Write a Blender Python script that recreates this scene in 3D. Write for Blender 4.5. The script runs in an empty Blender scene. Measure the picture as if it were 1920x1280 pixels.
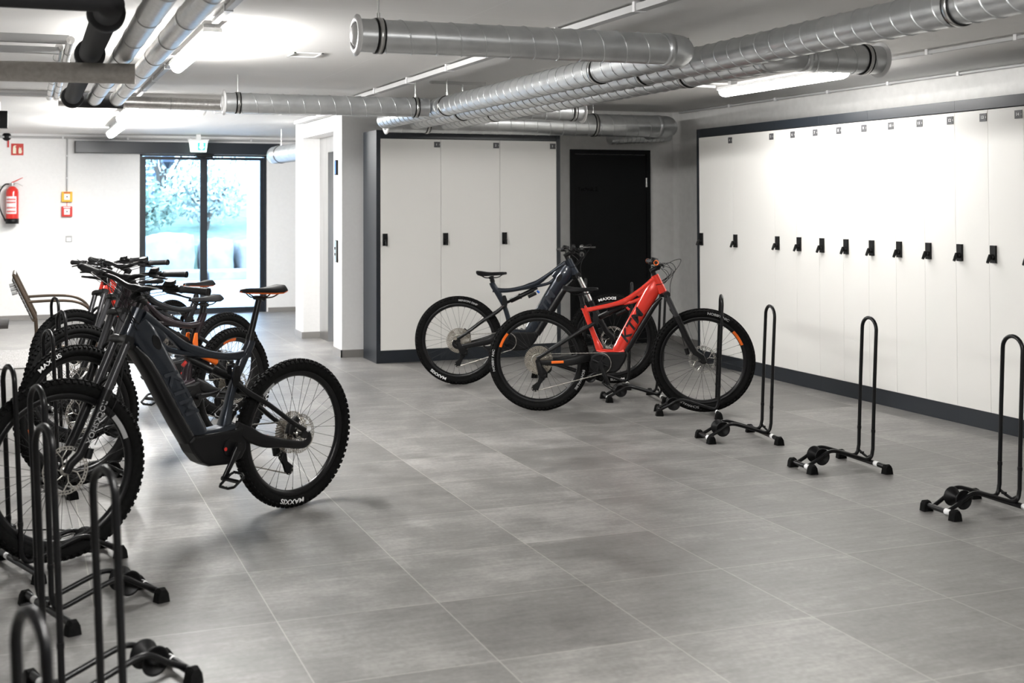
import bpy, math, random
from mathutils import Vector, Matrix
sc = bpy.context.scene
COL = sc.collection
R = math.radians
PI = math.pi

# ------------------------------------------------------------------ camera
FPX, PX, PY = 2255.77, 851.28, 331.32
YAW, PIT, ROL = -0.3422, 0.0217, -0.0023
EYE = 1.55
def camera():
    cy, sy, cp, sp, cr, sr = (math.cos(YAW), math.sin(YAW), math.cos(PIT), math.sin(PIT), math.cos(ROL), math.sin(ROL))
    M1 = Matrix(((cy, sy, 0), (-sy, cy, 0), (0, 0, 1)))
    M2 = Matrix(((1, 0, 0), (0, cp, sp), (0, -sp, cp)))
    M3 = Matrix(((cr, 0, sr), (0, 1, 0), (-sr, 0, cr)))
    M = M3 @ M2 @ M1
    rt, fw, up = M[0], M[1], M[2]
    cd = bpy.data.cameras.new('camera')
    cd.sensor_width = 36
    cd.sensor_fit = 'HORIZONTAL'
    cd.lens = FPX * 36 / 1920
    cd.shift_x = (960 - PX) / 1920
    cd.shift_y = (PY - 640) / 1920
    cd.clip_start = 0.05
    cd.clip_end = 200
    cd.dof.use_dof = True
    cd.dof.focus_distance = 7.6
    cd.dof.aperture_fstop = 3.2
    o = bpy.data.objects.new('camera', cd)
    COL.objects.link(o)
    W = Matrix(((rt[0], up[0], -fw[0], 0), (rt[1], up[1], -fw[1], 0), (rt[2], up[2], -fw[2], EYE), (0, 0, 0, 1)))
    o.matrix_world = W
    sc.camera = o
camera()

# ------------------------------------------------------------------ world, exposure
w = bpy.data.worlds.new('sky')
sc.world = w
w.use_nodes = True
bg = w.node_tree.nodes['Background']
bg.inputs[0].default_value = (0.46, 0.67, 1.0, 1)
bg.inputs[1].default_value = 7.0
sc.view_settings.view_transform = 'Standard'
sc.view_settings.look = 'None'
sc.view_settings.gamma = 1
sc.view_settings.use_curve_mapping = False
sc.view_settings.exposure = 1.0
LAMP = 135.0          # emission of the fluorescent diffusers

# ------------------------------------------------------------------ materials
def _in(b, k, v):
    if k in b.inputs: b.inputs[k].default_value = v
def mat(name, col, rough=.5, metal=0., coat=0., emit=None, estr=0., spec=None, trans=0.):
    m = bpy.data.materials.new(name)
    m.use_nodes = True
    b = m.node_tree.nodes['Principled BSDF']
    _in(b, 'Base Color', (*col, 1)); _in(b, 'Roughness', rough); _in(b, 'Metallic', metal)
    _in(b, 'Coat Weight', coat); _in(b, 'Coat Roughness', .08)
    if spec is not None: _in(b, 'Specular IOR Level', spec)
    if emit: _in(b, 'Emission Color', (*emit, 1)); _in(b, 'Emission Strength', estr)
    if trans: _in(b, 'Transmission Weight', trans)
    return m
def N(m, t, **k):
    n = m.node_tree.nodes.new(t)
    for a, v in k.items():
        if a.startswith('i_'): n.inputs[a[2:].replace('_', ' ')].default_value = v
        else: setattr(n, a, v)
    return n
def L(m, a, ao, b, bi): m.node_tree.links.new(a.outputs[ao], b.inputs[bi])
def bsdf(m): return m.node_tree.nodes['Principled BSDF']
def noisy(m, c1, c2, scale=8, bump=0., detail=6, stretch=(1, 1, 1), rvar=0.):
    """base colour varies between two shades, with optional bump and roughness variation"""
    tc = N(m, 'ShaderNodeTexCoord'); mp = N(m, 'ShaderNodeMapping'); mp.inputs['Scale'].default_value = stretch
    L(m, tc, 'Object', mp, 'Vector')
    nz = N(m, 'ShaderNodeTexNoise'); nz.inputs['Scale'].default_value = scale; nz.inputs['Detail'].default_value = detail
    L(m, mp, 'Vector', nz, 'Vector')
    cr = N(m, 'ShaderNodeValToRGB')
    cr.color_ramp.elements[0].position = .3; cr.color_ramp.elements[1].position = .7
    cr.color_ramp.elements[0].color = (*c1, 1); cr.color_ramp.elements[1].color = (*c2, 1)
    L(m, nz, 'Fac', cr, 'Fac'); L(m, cr, 'Color', bsdf(m), 'Base Color')
    if bump:
        bp = N(m, 'ShaderNodeBump'); bp.inputs['Strength'].default_value = bump; bp.inputs['Distance'].default_value = .01
        L(m, nz, 'Fac', bp, 'Height'); L(m, bp, 'Normal', bsdf(m), 'Normal')
    return m

# floor: square grey stoneware tiles, grid taken from the joints in the photo
TS, TOX, TOY = 0.6319, 0.8868, 4.4549
def floor_material():
    m = mat('stoneware_tiles', (.3, .29, .28), .42)
    nt = m.node_tree
    tc = N(m, 'ShaderNodeTexCoord')
    sub = N(m, 'ShaderNodeVectorMath', operation='SUBTRACT'); sub.inputs[1].default_value = (TOX, TOY, 0)
    L(m, tc, 'Object', sub, 0)
    div = N(m, 'ShaderNodeVectorMath', operation='SCALE'); div.inputs['Scale'].default_value = 1 / TS
    L(m, sub, 'Vector', div, 0)
    fr = N(m, 'ShaderNodeVectorMath', operation='FRACTION'); L(m, div, 'Vector', fr, 0)
    fl = N(m, 'ShaderNodeVectorMath', operation='FLOOR'); L(m, div, 'Vector', fl, 0)
    wn = N(m, 'ShaderNodeTexWhiteNoise', noise_dimensions='3D'); L(m, fl, 'Vector', wn, 'Vector')
    sx = N(m, 'ShaderNodeSeparateXYZ'); L(m, fr, 'Vector', sx, 'Vector')
    def edge(out):
        a = N(m, 'ShaderNodeMath', operation='SUBTRACT'); a.inputs[1].default_value = .5; L(m, sx, out, a, 0)
        b = N(m, 'ShaderNodeMath', operation='ABSOLUTE'); L(m, a, 0, b, 0); return b
    ex, ey = edge('X'), edge('Y')
    mx = N(m, 'ShaderNodeMath', operation='MAXIMUM'); L(m, ex, 0, mx, 0); L(m, ey, 0, mx, 1)
    gt = N(m, 'ShaderNodeMath', operation='GREATER_THAN'); gt.inputs[1].default_value = .5 - .0036; L(m, mx, 0, gt, 0)
    # stone look: cloudy noise + stretched veins, shifted per tile
    off = N(m, 'ShaderNodeVectorMath', operation='MULTIPLY_ADD'); off.inputs[1].default_value = (7, 5, 3)
    L(m, wn, 'Color', off, 0); L(m, tc, 'Object', off, 2)
    n1 = N(m, 'ShaderNodeTexNoise'); n1.inputs['Scale'].default_value = 3.2; n1.inputs['Detail'].default_value = 8; n1.inputs['Roughness'].default_value = .62
    L(m, off, 'Vector', n1, 'Vector')
    mp = N(m, 'ShaderNodeMapping'); mp.inputs['Scale'].default_value = (1.4, 9, 1); L(m, off, 'Vector', mp, 'Vector')
    n2 = N(m, 'ShaderNodeTexNoise'); n2.inputs['Scale'].default_value = 3; n2.inputs['Detail'].default_value = 9; n2.inputs['Roughness'].default_value = .7
    L(m, mp, 'Vector', n2, 'Vector')
    n3 = N(m, 'ShaderNodeTexNoise'); n3.inputs['Scale'].default_value = 45; n3.inputs['Detail'].default_value = 4
    L(m, tc, 'Object', n3, 'Vector')
    def madd(a, ao, k, b=None):
        x = N(m, 'ShaderNodeMath', operation='MULTIPLY_ADD'); x.inputs[1].default_value = k; L(m, a, ao, x, 0)
        if b: L(m, b, 0, x, 2)
        else: x.inputs[2].default_value = 0
        return x
    s = madd(n1, 'Fac', .50); s = madd(n2, 'Fac', .34, s); s = madd(n3, 'Fac', .20, s); s = madd(wn, 'Value', .10, s)
    cr = N(m, 'ShaderNodeValToRGB'); L(m, s, 0, cr, 'Fac')
    e = cr.color_ramp.elements
    e[0].position = .40; e[0].color = (.098, .094, .089, 1)
    e[1].position = .74; e[1].color = (.29, .281, .268, 1)
    k = e.new(.57); k.color = (.164, .159, .152, 1)
    gm = N(m, 'ShaderNodeMix', data_type='RGBA'); gm.inputs['B'].default_value = (.40, .38, .35, 1)
    L(m, cr, 'Color', gm, 'A')
    gf = N(m, 'ShaderNodeMath', operation='MULTIPLY'); gf.inputs[1].default_value = .58; L(m, gt, 0, gf, 0)
    L(m, gf, 0, gm, 'Factor')
    L(m, gm, 'Result', bsdf(m), 'Base Color')
    rr = madd(n1, 'Fac', .22); rr.inputs[2].default_value = .30; L(m, rr, 0, bsdf(m), 'Roughness')
    bp = N(m, 'ShaderNodeBump'); bp.inputs['Strength'].default_value = .18; bp.inputs['Distance'].default_value = .004
    hh = madd(gt, 0, -.8, madd(n2, 'Fac', .5)); L(m, hh, 0, bp, 'Height'); L(m, bp, 'Normal', bsdf(m), 'Normal')
    return m
def ceiling_material():
    m = mat('painted_concrete_ceiling', (.62, .61, .60), .75)
    tc = N(m, 'ShaderNodeTexCoord')
    br = N(m, 'ShaderNodeTexBrick'); br.offset = 0
    br.inputs['Scale'].default_value = 1; br.inputs['Brick Width'].default_value = 2.6; br.inputs['Row Height'].default_value = 1.55
    br.inputs['Mortar Size'].default_value = .004; br.inputs['Mortar Smooth'].default_value = .3
    mp = N(m, 'ShaderNodeMapping'); mp.inputs['Location'].default_value = (.35, .15, 0)
    L(m, tc, 'Object', mp, 'Vector'); L(m, mp, 'Vector', br, 'Vector')
    br.inputs['Color1'].default_value = (.74, .73, .715, 1); br.inputs['Color2'].default_value = (.75, .74, .725, 1); br.inputs['Mortar'].default_value = (.80, .79, .78, 1)
    L(m, br, 'Color', bsdf(m), 'Base Color')
    mp2 = N(m, 'ShaderNodeMapping'); mp2.inputs['Scale'].default_value = (.5, 10, 1); L(m, tc, 'Object', mp2, 'Vector')
    nz = N(m, 'ShaderNodeTexNoise'); nz.inputs['Scale'].default_value = 5; nz.inputs['Detail'].default_value = 6; L(m, mp2, 'Vector', nz, 'Vector')
    ad = N(m, 'ShaderNodeMath', operation='MULTIPLY_ADD'); ad.inputs[1].default_value = .5; L(m, br, 'Fac', ad, 0); L(m, nz, 'Fac', ad, 2)
    bp = N(m, 'ShaderNodeBump'); bp.inputs['Strength'].default_value = .25; bp.inputs['Distance'].default_value = .01
    L(m, ad, 0, bp, 'Height'); L(m, bp, 'Normal', bsdf(m), 'Normal')
    return m
M = {}
M['floor'] = floor_material()
M['ceil'] = ceiling_material()
M['wall'] = noisy(mat('white_plaster', (.8, .8, .8), .8), (.80, .80, .795), (.83, .83, .825), 30, .08)
M['conc'] = noisy(mat('light_concrete', (.6, .6, .59), .85), (.60, .595, .58), (.66, .655, .64), 14, .12)
M['base'] = mat('grey_skirting', (.22, .21, .20), .5)
M['anth'] = mat('anthracite_lacquer', (.012, .016, .022), .36, spec=.5)
M['door'] = mat('locker_front_cream', (.80, .79, .76), .42)
M['steel_door'] = mat('black_door_paint', (.0025, .003, .0035), .55, spec=.25)
M['plate'] = mat('number_plate_grey', (.08, .08, .085), .5)
M['white'] = mat('white_print', (.85, .85, .85), .5)
M['blk'] = mat('black_plastic', (.004, .004, .0045), .45, spec=.25)
M['rubber'] = noisy(mat('tyre_rubber', (.012, .012, .012), .85, spec=.12), (.0035, .0035, .0035), (.0065, .0065, .0065), 60, .1)
M['satin'] = mat('satin_black_metal', (.004, .004, .0045), .34, .0, .06, spec=.28)
M['stand'] = mat('black_powder_coat', (.0035, .0035, .004), .34, 0, .04, spec=.28)
M['steel'] = mat('brushed_steel', (.55, .55, .54), .28, 1)
M['lift'] = noisy(mat('lift_steel', (.5, .5, .5), .3, 1), (.50, .50, .50), (.60, .60, .60), 3, 0, 4, (8, 8, .4))
M['zinc'] = noisy(mat('galvanised_duct', (.6, .61, .61), .33, .85), (.54, .555, .565), (.66, .675, .68), 9, .02)
M['foil'] = noisy(mat('foil_lagging', (.62, .60, .57), .34, 1), (.58, .57, .55), (.72, .71, .69), 60, .25)
M['matfoil'] = noisy(mat('dull_foil_lagging', (.5, .48, .44), .5, .4), (.50, .47, .43), (.62, .59, .55), 40, .1)
M['foam'] = mat('black_foam_lagging', (.012, .012, .014), .7)
M['cond'] = mat('grey_conduit', (.42, .42, .42), .5)
M['lampw'] = mat('lamp_housing', (.7, .7, .7), .4)
M['tube_soft'] = mat('lamp_diffuser_soft', (1, 1, 1), .4, emit=(1.0, .985, .96), estr=LAMP * .26)
M['tube_hot'] = mat('lamp_diffuser_bright', (1, 1, 1), .4, emit=(1.0, .985, .96), estr=LAMP * .95)
M['tube'] = mat('lamp_diffuser', (1, 1, 1), .4, emit=(1.0, .985, .96), estr=LAMP)
M['red'] = mat('gloss_red_paint', (.68, .024, .008), .22, .15, 1.0)
M['orange'] = mat('orange_trim', (.90, .16, .01), .4)
M['navy'] = noisy(mat('metallic_blue_grey_paint', (.03, .04, .055), .30, .55, .5), (.011, .015, .023), (.015, .021, .031), 5)
M['char'] = mat('metallic_charcoal_paint', (.008, .009, .011), .36, .3, .25, spec=.3)
M['plum'] = mat('dark_plum_paint', (.012, .006, .009), .34, .3, .3, spec=.3)
M['cass'] = mat('cassette_silver', (.42, .385, .33), .35, 1)
M['rotor'] = mat('rotor_steel', (.62, .60, .56), .25, 1)
M['chain'] = mat('chain_steel', (.42, .40, .37), .35, 1)
M['spoke'] = mat('black_spoke', (.012, .012, .012), .4, .1)
M['stanch'] = mat('grey_stanchion', (.035, .035, .038), .28, .3, .1)
M['chrome'] = mat('chrome', (.8, .8, .8), .08, 1)
M['greytxt'] = mat('grey_print', (.35, .35, .35), .5)
M['dimtxt'] = mat('faint_print', (.020, .024, .032), .35)
M['blacktxt'] = mat('gloss_black_print', (.006, .006, .007), .2)
M['blue'] = mat('blue_anodised', (.01, .10, .5), .3, .6)
M['ext_red'] = mat('extinguisher_red', (.62, .02, .012), .3, 0, .6)
M['sign_red'] = mat('sign_red', (.50, .03, .02), .5)
M['yellow'] = mat('call_point_yellow', (.82, .45, .02), .5)
M['cream'] = mat('photoluminescent_cream', (.80, .78, .62), .6)
M['brown'] = mat('bronze_chair_frame', (.09, .065, .045), .45, .5)
M['sling'] = noisy(mat('dark_sling_mesh', (.05, .045, .042), .8), (.04, .036, .034), (.06, .055, .05), 200)
M['mat'] = noisy(mat('door_mat_carpet', (.25, .24, .23), .95), (.16, .155, .15), (.30, .29, .28), 6, .3, 4, (30, 1, 1))
M['grip'] = mat('rubber_grip', (.015, .015, .016), .6)
M['exitg'] = mat('exit_sign_green', (.05, .8, .35), .5, emit=(.10, .95, .45), estr=.5)
M['exitw'] = mat('exit_sign_light', (1, 1, 1), .5, emit=(.80, 1.0, .90), estr=1.0)
M['stone'] = noisy(mat('pale_boulder', (.7, .7, .68), .9), (.20, .20, .20), (.36, .36, .35), 3, .6)
M['paving'] = noisy(mat('pale_paving', (.6, .6, .6), .8), (.30, .30, .30), (.40, .40, .40), 2)
M['leaf'] = noisy(mat('green_leaves', (.08, .2, .06), .6), (.10, .16, .11), (.30, .38, .30), 4)
M['leaf2'] = noisy(mat('olive_leaves', (.2, .25, .1), .6), (.18, .23, .20), (.42, .46, .42), 4)
M['grass'] = noisy(mat('lawn', (.08, .2, .06), .9), (.13, .20, .14), (.20, .28, .20), 5)
M['bark'] = mat('bark', (.12, .09, .07), .9)
M['slat'] = mat('blue_grey_slats', (.10, .13, .18), .7)
M['render'] = mat('pale_render', (.7, .68, .64), .9)
M['beige'] = mat('grille_light', (.55, .54, .52), .6)
def glass_material():
    m = bpy.data.materials.new('clear_door_glass'); m.use_nodes = True
    nt = m.node_tree; nt.nodes.clear()
    o = nt.nodes.new('ShaderNodeOutputMaterial'); mx = nt.nodes.new('ShaderNodeMixShader')
    t = nt.nodes.new('ShaderNodeBsdfTransparent'); t.inputs[0].default_value = (.93, .97, .98, 1)
    g = nt.nodes.new('ShaderNodeBsdfGlossy'); g.inputs['Roughness'].default_value = .02
    fr = nt.nodes.new('ShaderNodeFresnel'); fr.inputs['IOR'].default_value = 1.3
    nt.links.new(fr.outputs[0], mx.inputs[0]); nt.links.new(t.outputs[0], mx.inputs[1]); nt.links.new(g.outputs[0], mx.inputs[2])
    nt.links.new(mx.outputs[0], o.inputs[0])
    return m
M['glass'] = glass_material()

# ------------------------------------------------------------------ mesh kit
def V(*a): return Vector(a)
class G:
    def __init__(s): s.v = []; s.f = []; s.sm = []; s.mi = []
    def _add(s, vs, fs, smooth=False, mi=0):
        b = len(s.v); s.v += [tuple(x) for x in vs]
        for f in fs: s.f.append(tuple(b + i for i in f)); s.sm.append(smooth); s.mi.append(mi)
    def box(s, lo, hi, mi=0, T=None):
        x0, y0, z0 = lo; x1, y1, z1 = hi
        vs = [V(x, y, z) for z in (z0, z1) for y in (y0, y1) for x in (x0, x1)]
        if T: vs = [T @ v for v in vs]
        s._add(vs, [(0, 2, 3, 1), (4, 5, 7, 6), (0, 1, 5, 4), (2, 6, 7, 3), (0, 4, 6, 2), (1, 3, 7, 5)], False, mi); return s
    def cbox(s, c, d, mi=0, T=None):
        return s.box((c[0] - d[0] / 2, c[1] - d[1] / 2, c[2] - d[2] / 2), (c[0] + d[0] / 2, c[1] + d[1] / 2, c[2] + d[2] / 2), mi, T)
    def rings(s, rs, closed=False, cap=True, mi=0, smooth=True):
        n = len(rs[0]); vs = [p for r in rs for p in r]; fs = []
        m = len(rs)
        for i in range(m if closed else m - 1):
            j = (i + 1) % m
            for k in range(n):
                l = (k + 1) % n
                fs.append((i * n + k, i * n + l, j * n + l, j * n + k))
        s._add(vs, fs, smooth, mi)
        if cap and not closed:
            s._add(list(reversed(rs[0])), [tuple(range(n))], False, mi)
            s._add(rs[-1], [tuple(range(n))], False, mi)
        return s
    def tube(s, pts, r, n=10, closed=False, cap=True, mi=0):
        pts = [Vector(p) for p in pts]; m = len(pts)
        rr = r if isinstance(r, (list, tuple)) else [r] * m
        tan = []
        for i in range(m):
            a = pts[(i - 1) % m] if (closed or i > 0) else pts[i]
            b = pts[(i + 1) % m] if (closed or i < m - 1) else pts[i]
            t = (b - a); tan.append(t.normalized() if t.length > 1e-9 else V(0, 0, 1))
        u = tan[0].orthogonal().normalized(); rs = []
        for i in range(m):
            u = (u - tan[i] * u.dot(tan[i]))
            u = u.normalized() if u.length > 1e-6 else tan[i].orthogonal().normalized()
            w_ = tan[i].cross(u)
            rs.append([pts[i] + rr[i] * (math.cos(2 * PI * k / n) * u + math.sin(2 * PI * k / n) * w_) for k in range(n)])
        return s.rings(rs, closed, cap, mi)
    def cyl(s, a, b, r, n=14, r1=None, mi=0, cap=True):
        return s.tube([a, b], [r, r if r1 is None else r1], n, False, cap, mi)
    def blade(s, pts, hs, ws, n=16, p=2.6, mi=0, side=V(0, 1, 0)):
        """sweep a superellipse: hs = half height in the plane of the path, ws = half width along 'side'"""
        pts = [Vector(q) for q in pts]; m = len(pts); rs = []
        for i in range(m):
            t = (pts[min(i + 1, m - 1)] - pts[max(i - 1, 0)]).normalized()
            nn = side.cross(t).normalized()
            h = hs[i] if isinstance(hs, (list, tuple)) else hs
            w_ = ws[i] if isinstance(ws, (list, tuple)) else ws
            ring = []
            for k in range(n):
                a = 2 * PI * k / n; c, q = math.cos(a), math.sin(a)
                ring.append(pts[i] + side * (w_ * math.copysign(abs(c) ** (2 / p), c)) + nn * (h * math.copysign(abs(q) ** (2 / p), q)))
            rs.append(ring)
        return s.rings(rs, False, True, mi)
    def lathe(s, prof, o=(0, 0, 0), ax=(0, 0, 1), n=32, mi=0, smooth=True, full=True):
        ax = Vector(ax).normalized(); u = ax.orthogonal().normalized(); w_ = ax.cross(u); o = Vector(o)
        rs = [[o + ax * h + r * (math.cos(2 * PI * k / n) * u + math.sin(2 * PI * k / n) * w_) for k in range(n)] for r, h in prof]
        return s.rings(rs, False, full, mi, smooth)
    def prism(s, poly, a, b, axis='y', mi=0, T=None):
        """extrude a 2D polygon between a and b along an axis (poly given in the other two axes)"""
        def P(p, t):
            q = V(p[0], t, p[1]) if axis == 'y' else (V(t, p[0], p[1]) if axis == 'x' else V(p[0], p[1], t))
            return T @ q if T else q
        n = len(poly); vs = [P(p, a) for p in poly] + [P(p, b) for p in poly]
        fs = [tuple(range(n)), tuple(reversed(range(n, 2 * n)))] + [(i, i + n, (i + 1) % n + n, (i + 1) % n) for i in range(n)]
        s._add(vs, fs, False, mi); return s
    def mesh(s, name):
        me = bpy.data.meshes.new(name)
        me.from_pydata(s.v, [], s.f)
        me.polygons.foreach_set('use_smooth', s.sm)
        me.polygons.foreach_set('material_index', s.mi)
        me.update()
        return me
RECOL = {}
def mk(name, g, mats, parent=None, mx=None, bevel=0.):
    me = g if isinstance(g, bpy.types.Mesh) else g.mesh(name)
    ml = [M[k] for k in (mats if isinstance(mats, (list, tuple)) else [mats])]
    if not len(me.materials):
        for k in ml: me.materials.append(k)
    elif list(me.materials) != ml:            # same shape, other material: one copy of the mesh per material
        key = (me.name, tuple(k.name for k in ml))
        if key not in RECOL:
            RECOL[key] = me.copy(); RECOL[key].materials.clear()
            for k in ml: RECOL[key].materials.append(k)
        me = RECOL[key]
    o = bpy.data.objects.new(name, me); COL.objects.link(o)
    if parent: o.parent = parent
    if mx is not None: o.matrix_basis = mx
    if bevel:
        b = o.modifiers.new('bevel', 'BEVEL'); b.width = bevel; b.segments = 2; b.limit_method = 'ANGLE'; b.angle_limit = R(40)
        b.harden_normals = False
    return o
def tag(o, label=None, cat=None, group=None, kind=None):
    if label: o['label'] = label
    if cat: o['category'] = cat
    if group: o['group'] = group
    if kind: o['kind'] = kind
    return o
def thing(name, label, cat, loc=(0, 0, 0), rz=0., group=None):
    o = bpy.data.objects.new(name, None); COL.objects.link(o)
    o.empty_display_size = .1
    o.location = loc; o.rotation_euler = (0, 0, rz)
    return tag(o, label, cat, group)
def struct(name, g, mats, bevel=0.): return tag(mk(name, g, mats, None, None, bevel), kind='structure')
def copy_tree(o, parent=None):
    c = o.copy(); COL.objects.link(c); c.parent = parent
    for ch in list(o.children): copy_tree(ch, c)
    return c
def T_(x, y, z): return Matrix.Translation((x, y, z))
def text_mesh(s, size=1., depth=0., sx=1., shear=0., align='CENTER', bold=.012):
    cu = bpy.data.curves.new('t', 'FONT'); cu.body = s; cu.size = size; cu.extrude = depth; cu.shear = shear
    cu.align_x = align; cu.align_y = 'CENTER'; cu.resolution_u = 3; cu.offset = size * bold
    o = bpy.data.objects.new('t', cu); COL.objects.link(o)
    dg = bpy.context.evaluated_depsgraph_get(); dg.update()
    me = bpy.data.meshes.new_from_object(o.evaluated_get(dg))
    bpy.data.objects.remove(o); bpy.data.curves.remove(cu)
    me.materials.clear()
    for v in me.vertices: v.co.x *= sx
    return me
def basis(ex, ey, o):
    ex = Vector(ex).normalized(); ey = Vector(ey).normalized(); ez = ex.cross(ey)
    return Matrix(((ex.x, ey.x, ez.x, o[0]), (ex.y, ey.y, ez.y, o[1]), (ex.z, ey.z, ez.z, o[2]), (0, 0, 0, 1)))
def writing(name, s, size, ex, ey, o, mk_mat, parent, sx=1., shear=0., depth=.0004, bold=.012):
    return mk(name, text_mesh(s, size, depth, sx, shear, bold=bold), mk_mat, parent, basis(ex, ey, o))
def arc(c, r, a0, a1, n, ex=(1, 0, 0), ey=(0, 0, 1)):
    c = Vector(c); ex = Vector(ex); ey = Vector(ey)
    return [c + r * (math.cos(a0 + (a1 - a0) * i / n) * ex + math.sin(a0 + (a1 - a0) * i / n) * ey) for i in range(n + 1)]
def spline(pts, n=8):
    """Catmull-Rom through the points"""
    P = [Vector(p) for p in pts]; P = [2 * P[0] - P[1]] + P + [2 * P[-1] - P[-2]]; out = []
    for i in range(1, len(P) - 2):
        for k in range(n):
            t = k / n; a, b, c, d = P[i - 1], P[i], P[i + 1], P[i + 2]
            out.append(.5 * ((2 * b) + (c - a) * t + (2 * a - 5 * b + 4 * c - d) * t * t + (3 * b - a - 3 * c + d) * t ** 3))
    out.append(P[-2]); return out

# ================================================================== THE ROOM
XL, XW, YF, YB, YE, X2 = -4.0, 6.79, -5.0, 11.8, 17.15, 5.2
ZC, ZF, YS = 2.55, 2.495, 11.25
DX0, DX1, DZ = 1.49, 3.26, 2.235
struct('floor', G().box((XL, YF, -.1), (XW, YE + .3, 0)), 'floor')
struct('ceiling', G().box((XL, YF, ZC), (XW, YS, ZC + .2)).box((3.0, YS, ZC), (XW, YB, ZC + .2)), 'ceil')
struct('ceiling_far', G().box((XL, YS, ZF), (3.0, YE, ZF + .25)).box((3.0, YB, ZF), (X2, YE, ZF + .25)), 'ceil')
struct('wall_left', G().box((XL - .2, YF, 0), (XL, YE, 2.8)), 'wall')
struct('wall_near', G().box((XL, YF - .2, 0), (XW, YF, 2.8)), 'wall')
struct('wall_right', G().box((XW, YF, 0), (XW + .2, YB + .2, 2.8)), 'conc')
struct('wall_entrance', G().box((XL, YE, 0), (DX0, YE + .25, 2.8)).box((DX1, YE, 0), (X2, YE + .25, 2.8)).box((DX0, YE, DZ), (DX1, YE + .25, 2.8)), 'wall')
struct('wall_back', G().box((3.46, YB, 0), (XW, YB + .2, 2.8)), 'conc')
struct('wall_side', G().box((X2, YB + .2, 0), (X2 + .2, YE, 2.8)), 'wall')
struct('wall_lift', G().box((3.003, YB, 0), (3.46, 12.145, 2.8)).box((3.003, 13.6, 0), (3.46, 13.99, 2.8)).box((3.003, 12.145, 2.297), (3.46, 13.6, 2.8))
       .box((3.46, YB + .2, 0), (3.66, 13.99, 2.8)), 'wall')
b = G()
def skirt(x0, y0, x1, y1, h=.075, t=.012):
    b.box((min(x0, x1) - (t if x0 == x1 else 0), min(y0, y1) - (t if y0 == y1 else 0), 0), (max(x0, x1), max(y0, y1), h))
struct('baseboard_entrance', G().box((XL, YE - .012, 0), (DX0 - .02, YE, .06)).box((DX1 + .02, YE - .012, 0), (X2, YE, .06)), 'base')
struct('baseboard_lift', G().box((2.991, YB - .012, 0), (3.003, 12.145, .075)).box((2.991, 13.6, 0), (3.003, 13.99, .075)).box((3.003, 13.588, 0), (3.2, 13.6, .075)), 'base')
struct('baseboard_back', G().box((2.991, YB - .012, 0), (5.50, YB, .075)).box((6.52, YB - .012, 0), (XW, YB, .075)), 'base')
struct('baseboard_right', G().box((XW - .012, YF, 0), (XW, YB, .075)), 'base')

# lift portal in its deep reveal
t = tag(thing('door_2', None, None, (3.3, 12.87, 0)), 'brushed steel lift door in the white reveal beside the grey lockers', None, None, 'structure')
o = mk('lift_frame', G().box((-.1, .33, 0), (.16, .73, 2.297)).box((-.1, -.725, 0), (.16, -.47, 2.297)).box((-.1, -.47, 2.12), (.16, .33, 2.297)), 'lift', t)
for k, (a, c) in enumerate(((-.47, -.07), (-.07, .33))):
    mk('lift_leaf', G().box((.10 + .012 * k, a, 0), (.13 + .012 * k, c, 2.12)), 'lift', t)
# lift signs on the white pier
t = thing('floor_indicator', 'small black lift indicator with a lit blue face high on the white pier', 'indicator', (3.003, 11.985, 1.914))
mk('housing', G().cbox((-.012, 0, 0), (.024, .07, .155)), 'blk', t, None, .003)
mk('screen', G().cbox((-.025, 0, 0), (.003, .06, .13)), 'blue', t)
t = thing('lift_call_panel', 'tall steel lift call panel with black edge at hand height on the white pier', 'call panel', (3.003, 11.986, 1.06))
mk('housing', G().cbox((-.010, 0, 0), (.020, .075, .225)), 'blk', t, None, .003)
fp = mk('faceplate', G().cbox((-.022, 0, 0), (.005, .07, .215)), 'steel', t)
mk('button', G().cyl((-.024, 0, .03), (-.030, 0, .03), .014, 16), 'blk', fp)
mk('button', G().cyl((-.024, 0, -.03), (-.030, 0, -.03), .014, 16), 'blk', fp)

# ------------------------------------------------------------------ sliding entrance door
d1 = tag(thing('door_1', None, None, ((DX0 + DX1) / 2, YE + .08, 0)), 'double glass sliding entrance door in dark frames', None, None, 'structure')
HW = (DX1 - DX0) / 2
mk('door_frame', G().box((-HW, -.06, 0), (-HW + .035, .10, DZ)).box((HW - .035, -.06, 0), (HW, .10, DZ)).box((-HW, -.06, DZ - .02), (HW, .10, DZ)), 'anth', d1)
mk('floor_track', G().box((-HW, -.05, 0), (HW, .09, .012)), 'anth', d1)
for s, x0, x1 in ((-1, -HW + .036, .0), (1, .0, HW - .036)):
    f = mk('door_leaf', G().box((x0, -.02, .014), (x0 + .05, .02, DZ - .03)).box((x1 - .05, -.02, .014), (x1, .02, DZ - .03))
           .box((x0 + .05, -.02, .014), (x1 - .05, .02, .075)).box((x0 + .05, -.02, DZ - .07), (x1 - .05, .02, DZ - .03)), 'anth', d1)
    mk('glass_pane', G().box((x0 + .05, -.006, .075), (x1 - .05, .006, DZ - .07)), 'glass', f)
t = thing('door_drive_housing', 'long dark grey door drive housing above the glass entrance door', 'door drive', (2.0, YE, 2.32))
mk('housing', G().box((-1.37, -.15, -.08), (1.42, 0, .08)), 'anth', t, None, .006)
mk('end_cap', G().box((-1.374, -.152, -.082), (-1.362, 0, .082)), 'blk', t)
t = thing('motion_sensor', 'small black motion sensor bar below the drive housing over the door middle', 'sensor', (2.36, YE - .13, 2.215))
mk('sensor_body', G().prism([(-.11, -.02), (.11, -.02), (.13, .022), (-.13, .022)], -.03, .03), 'blk', t, None, .004)

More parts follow.
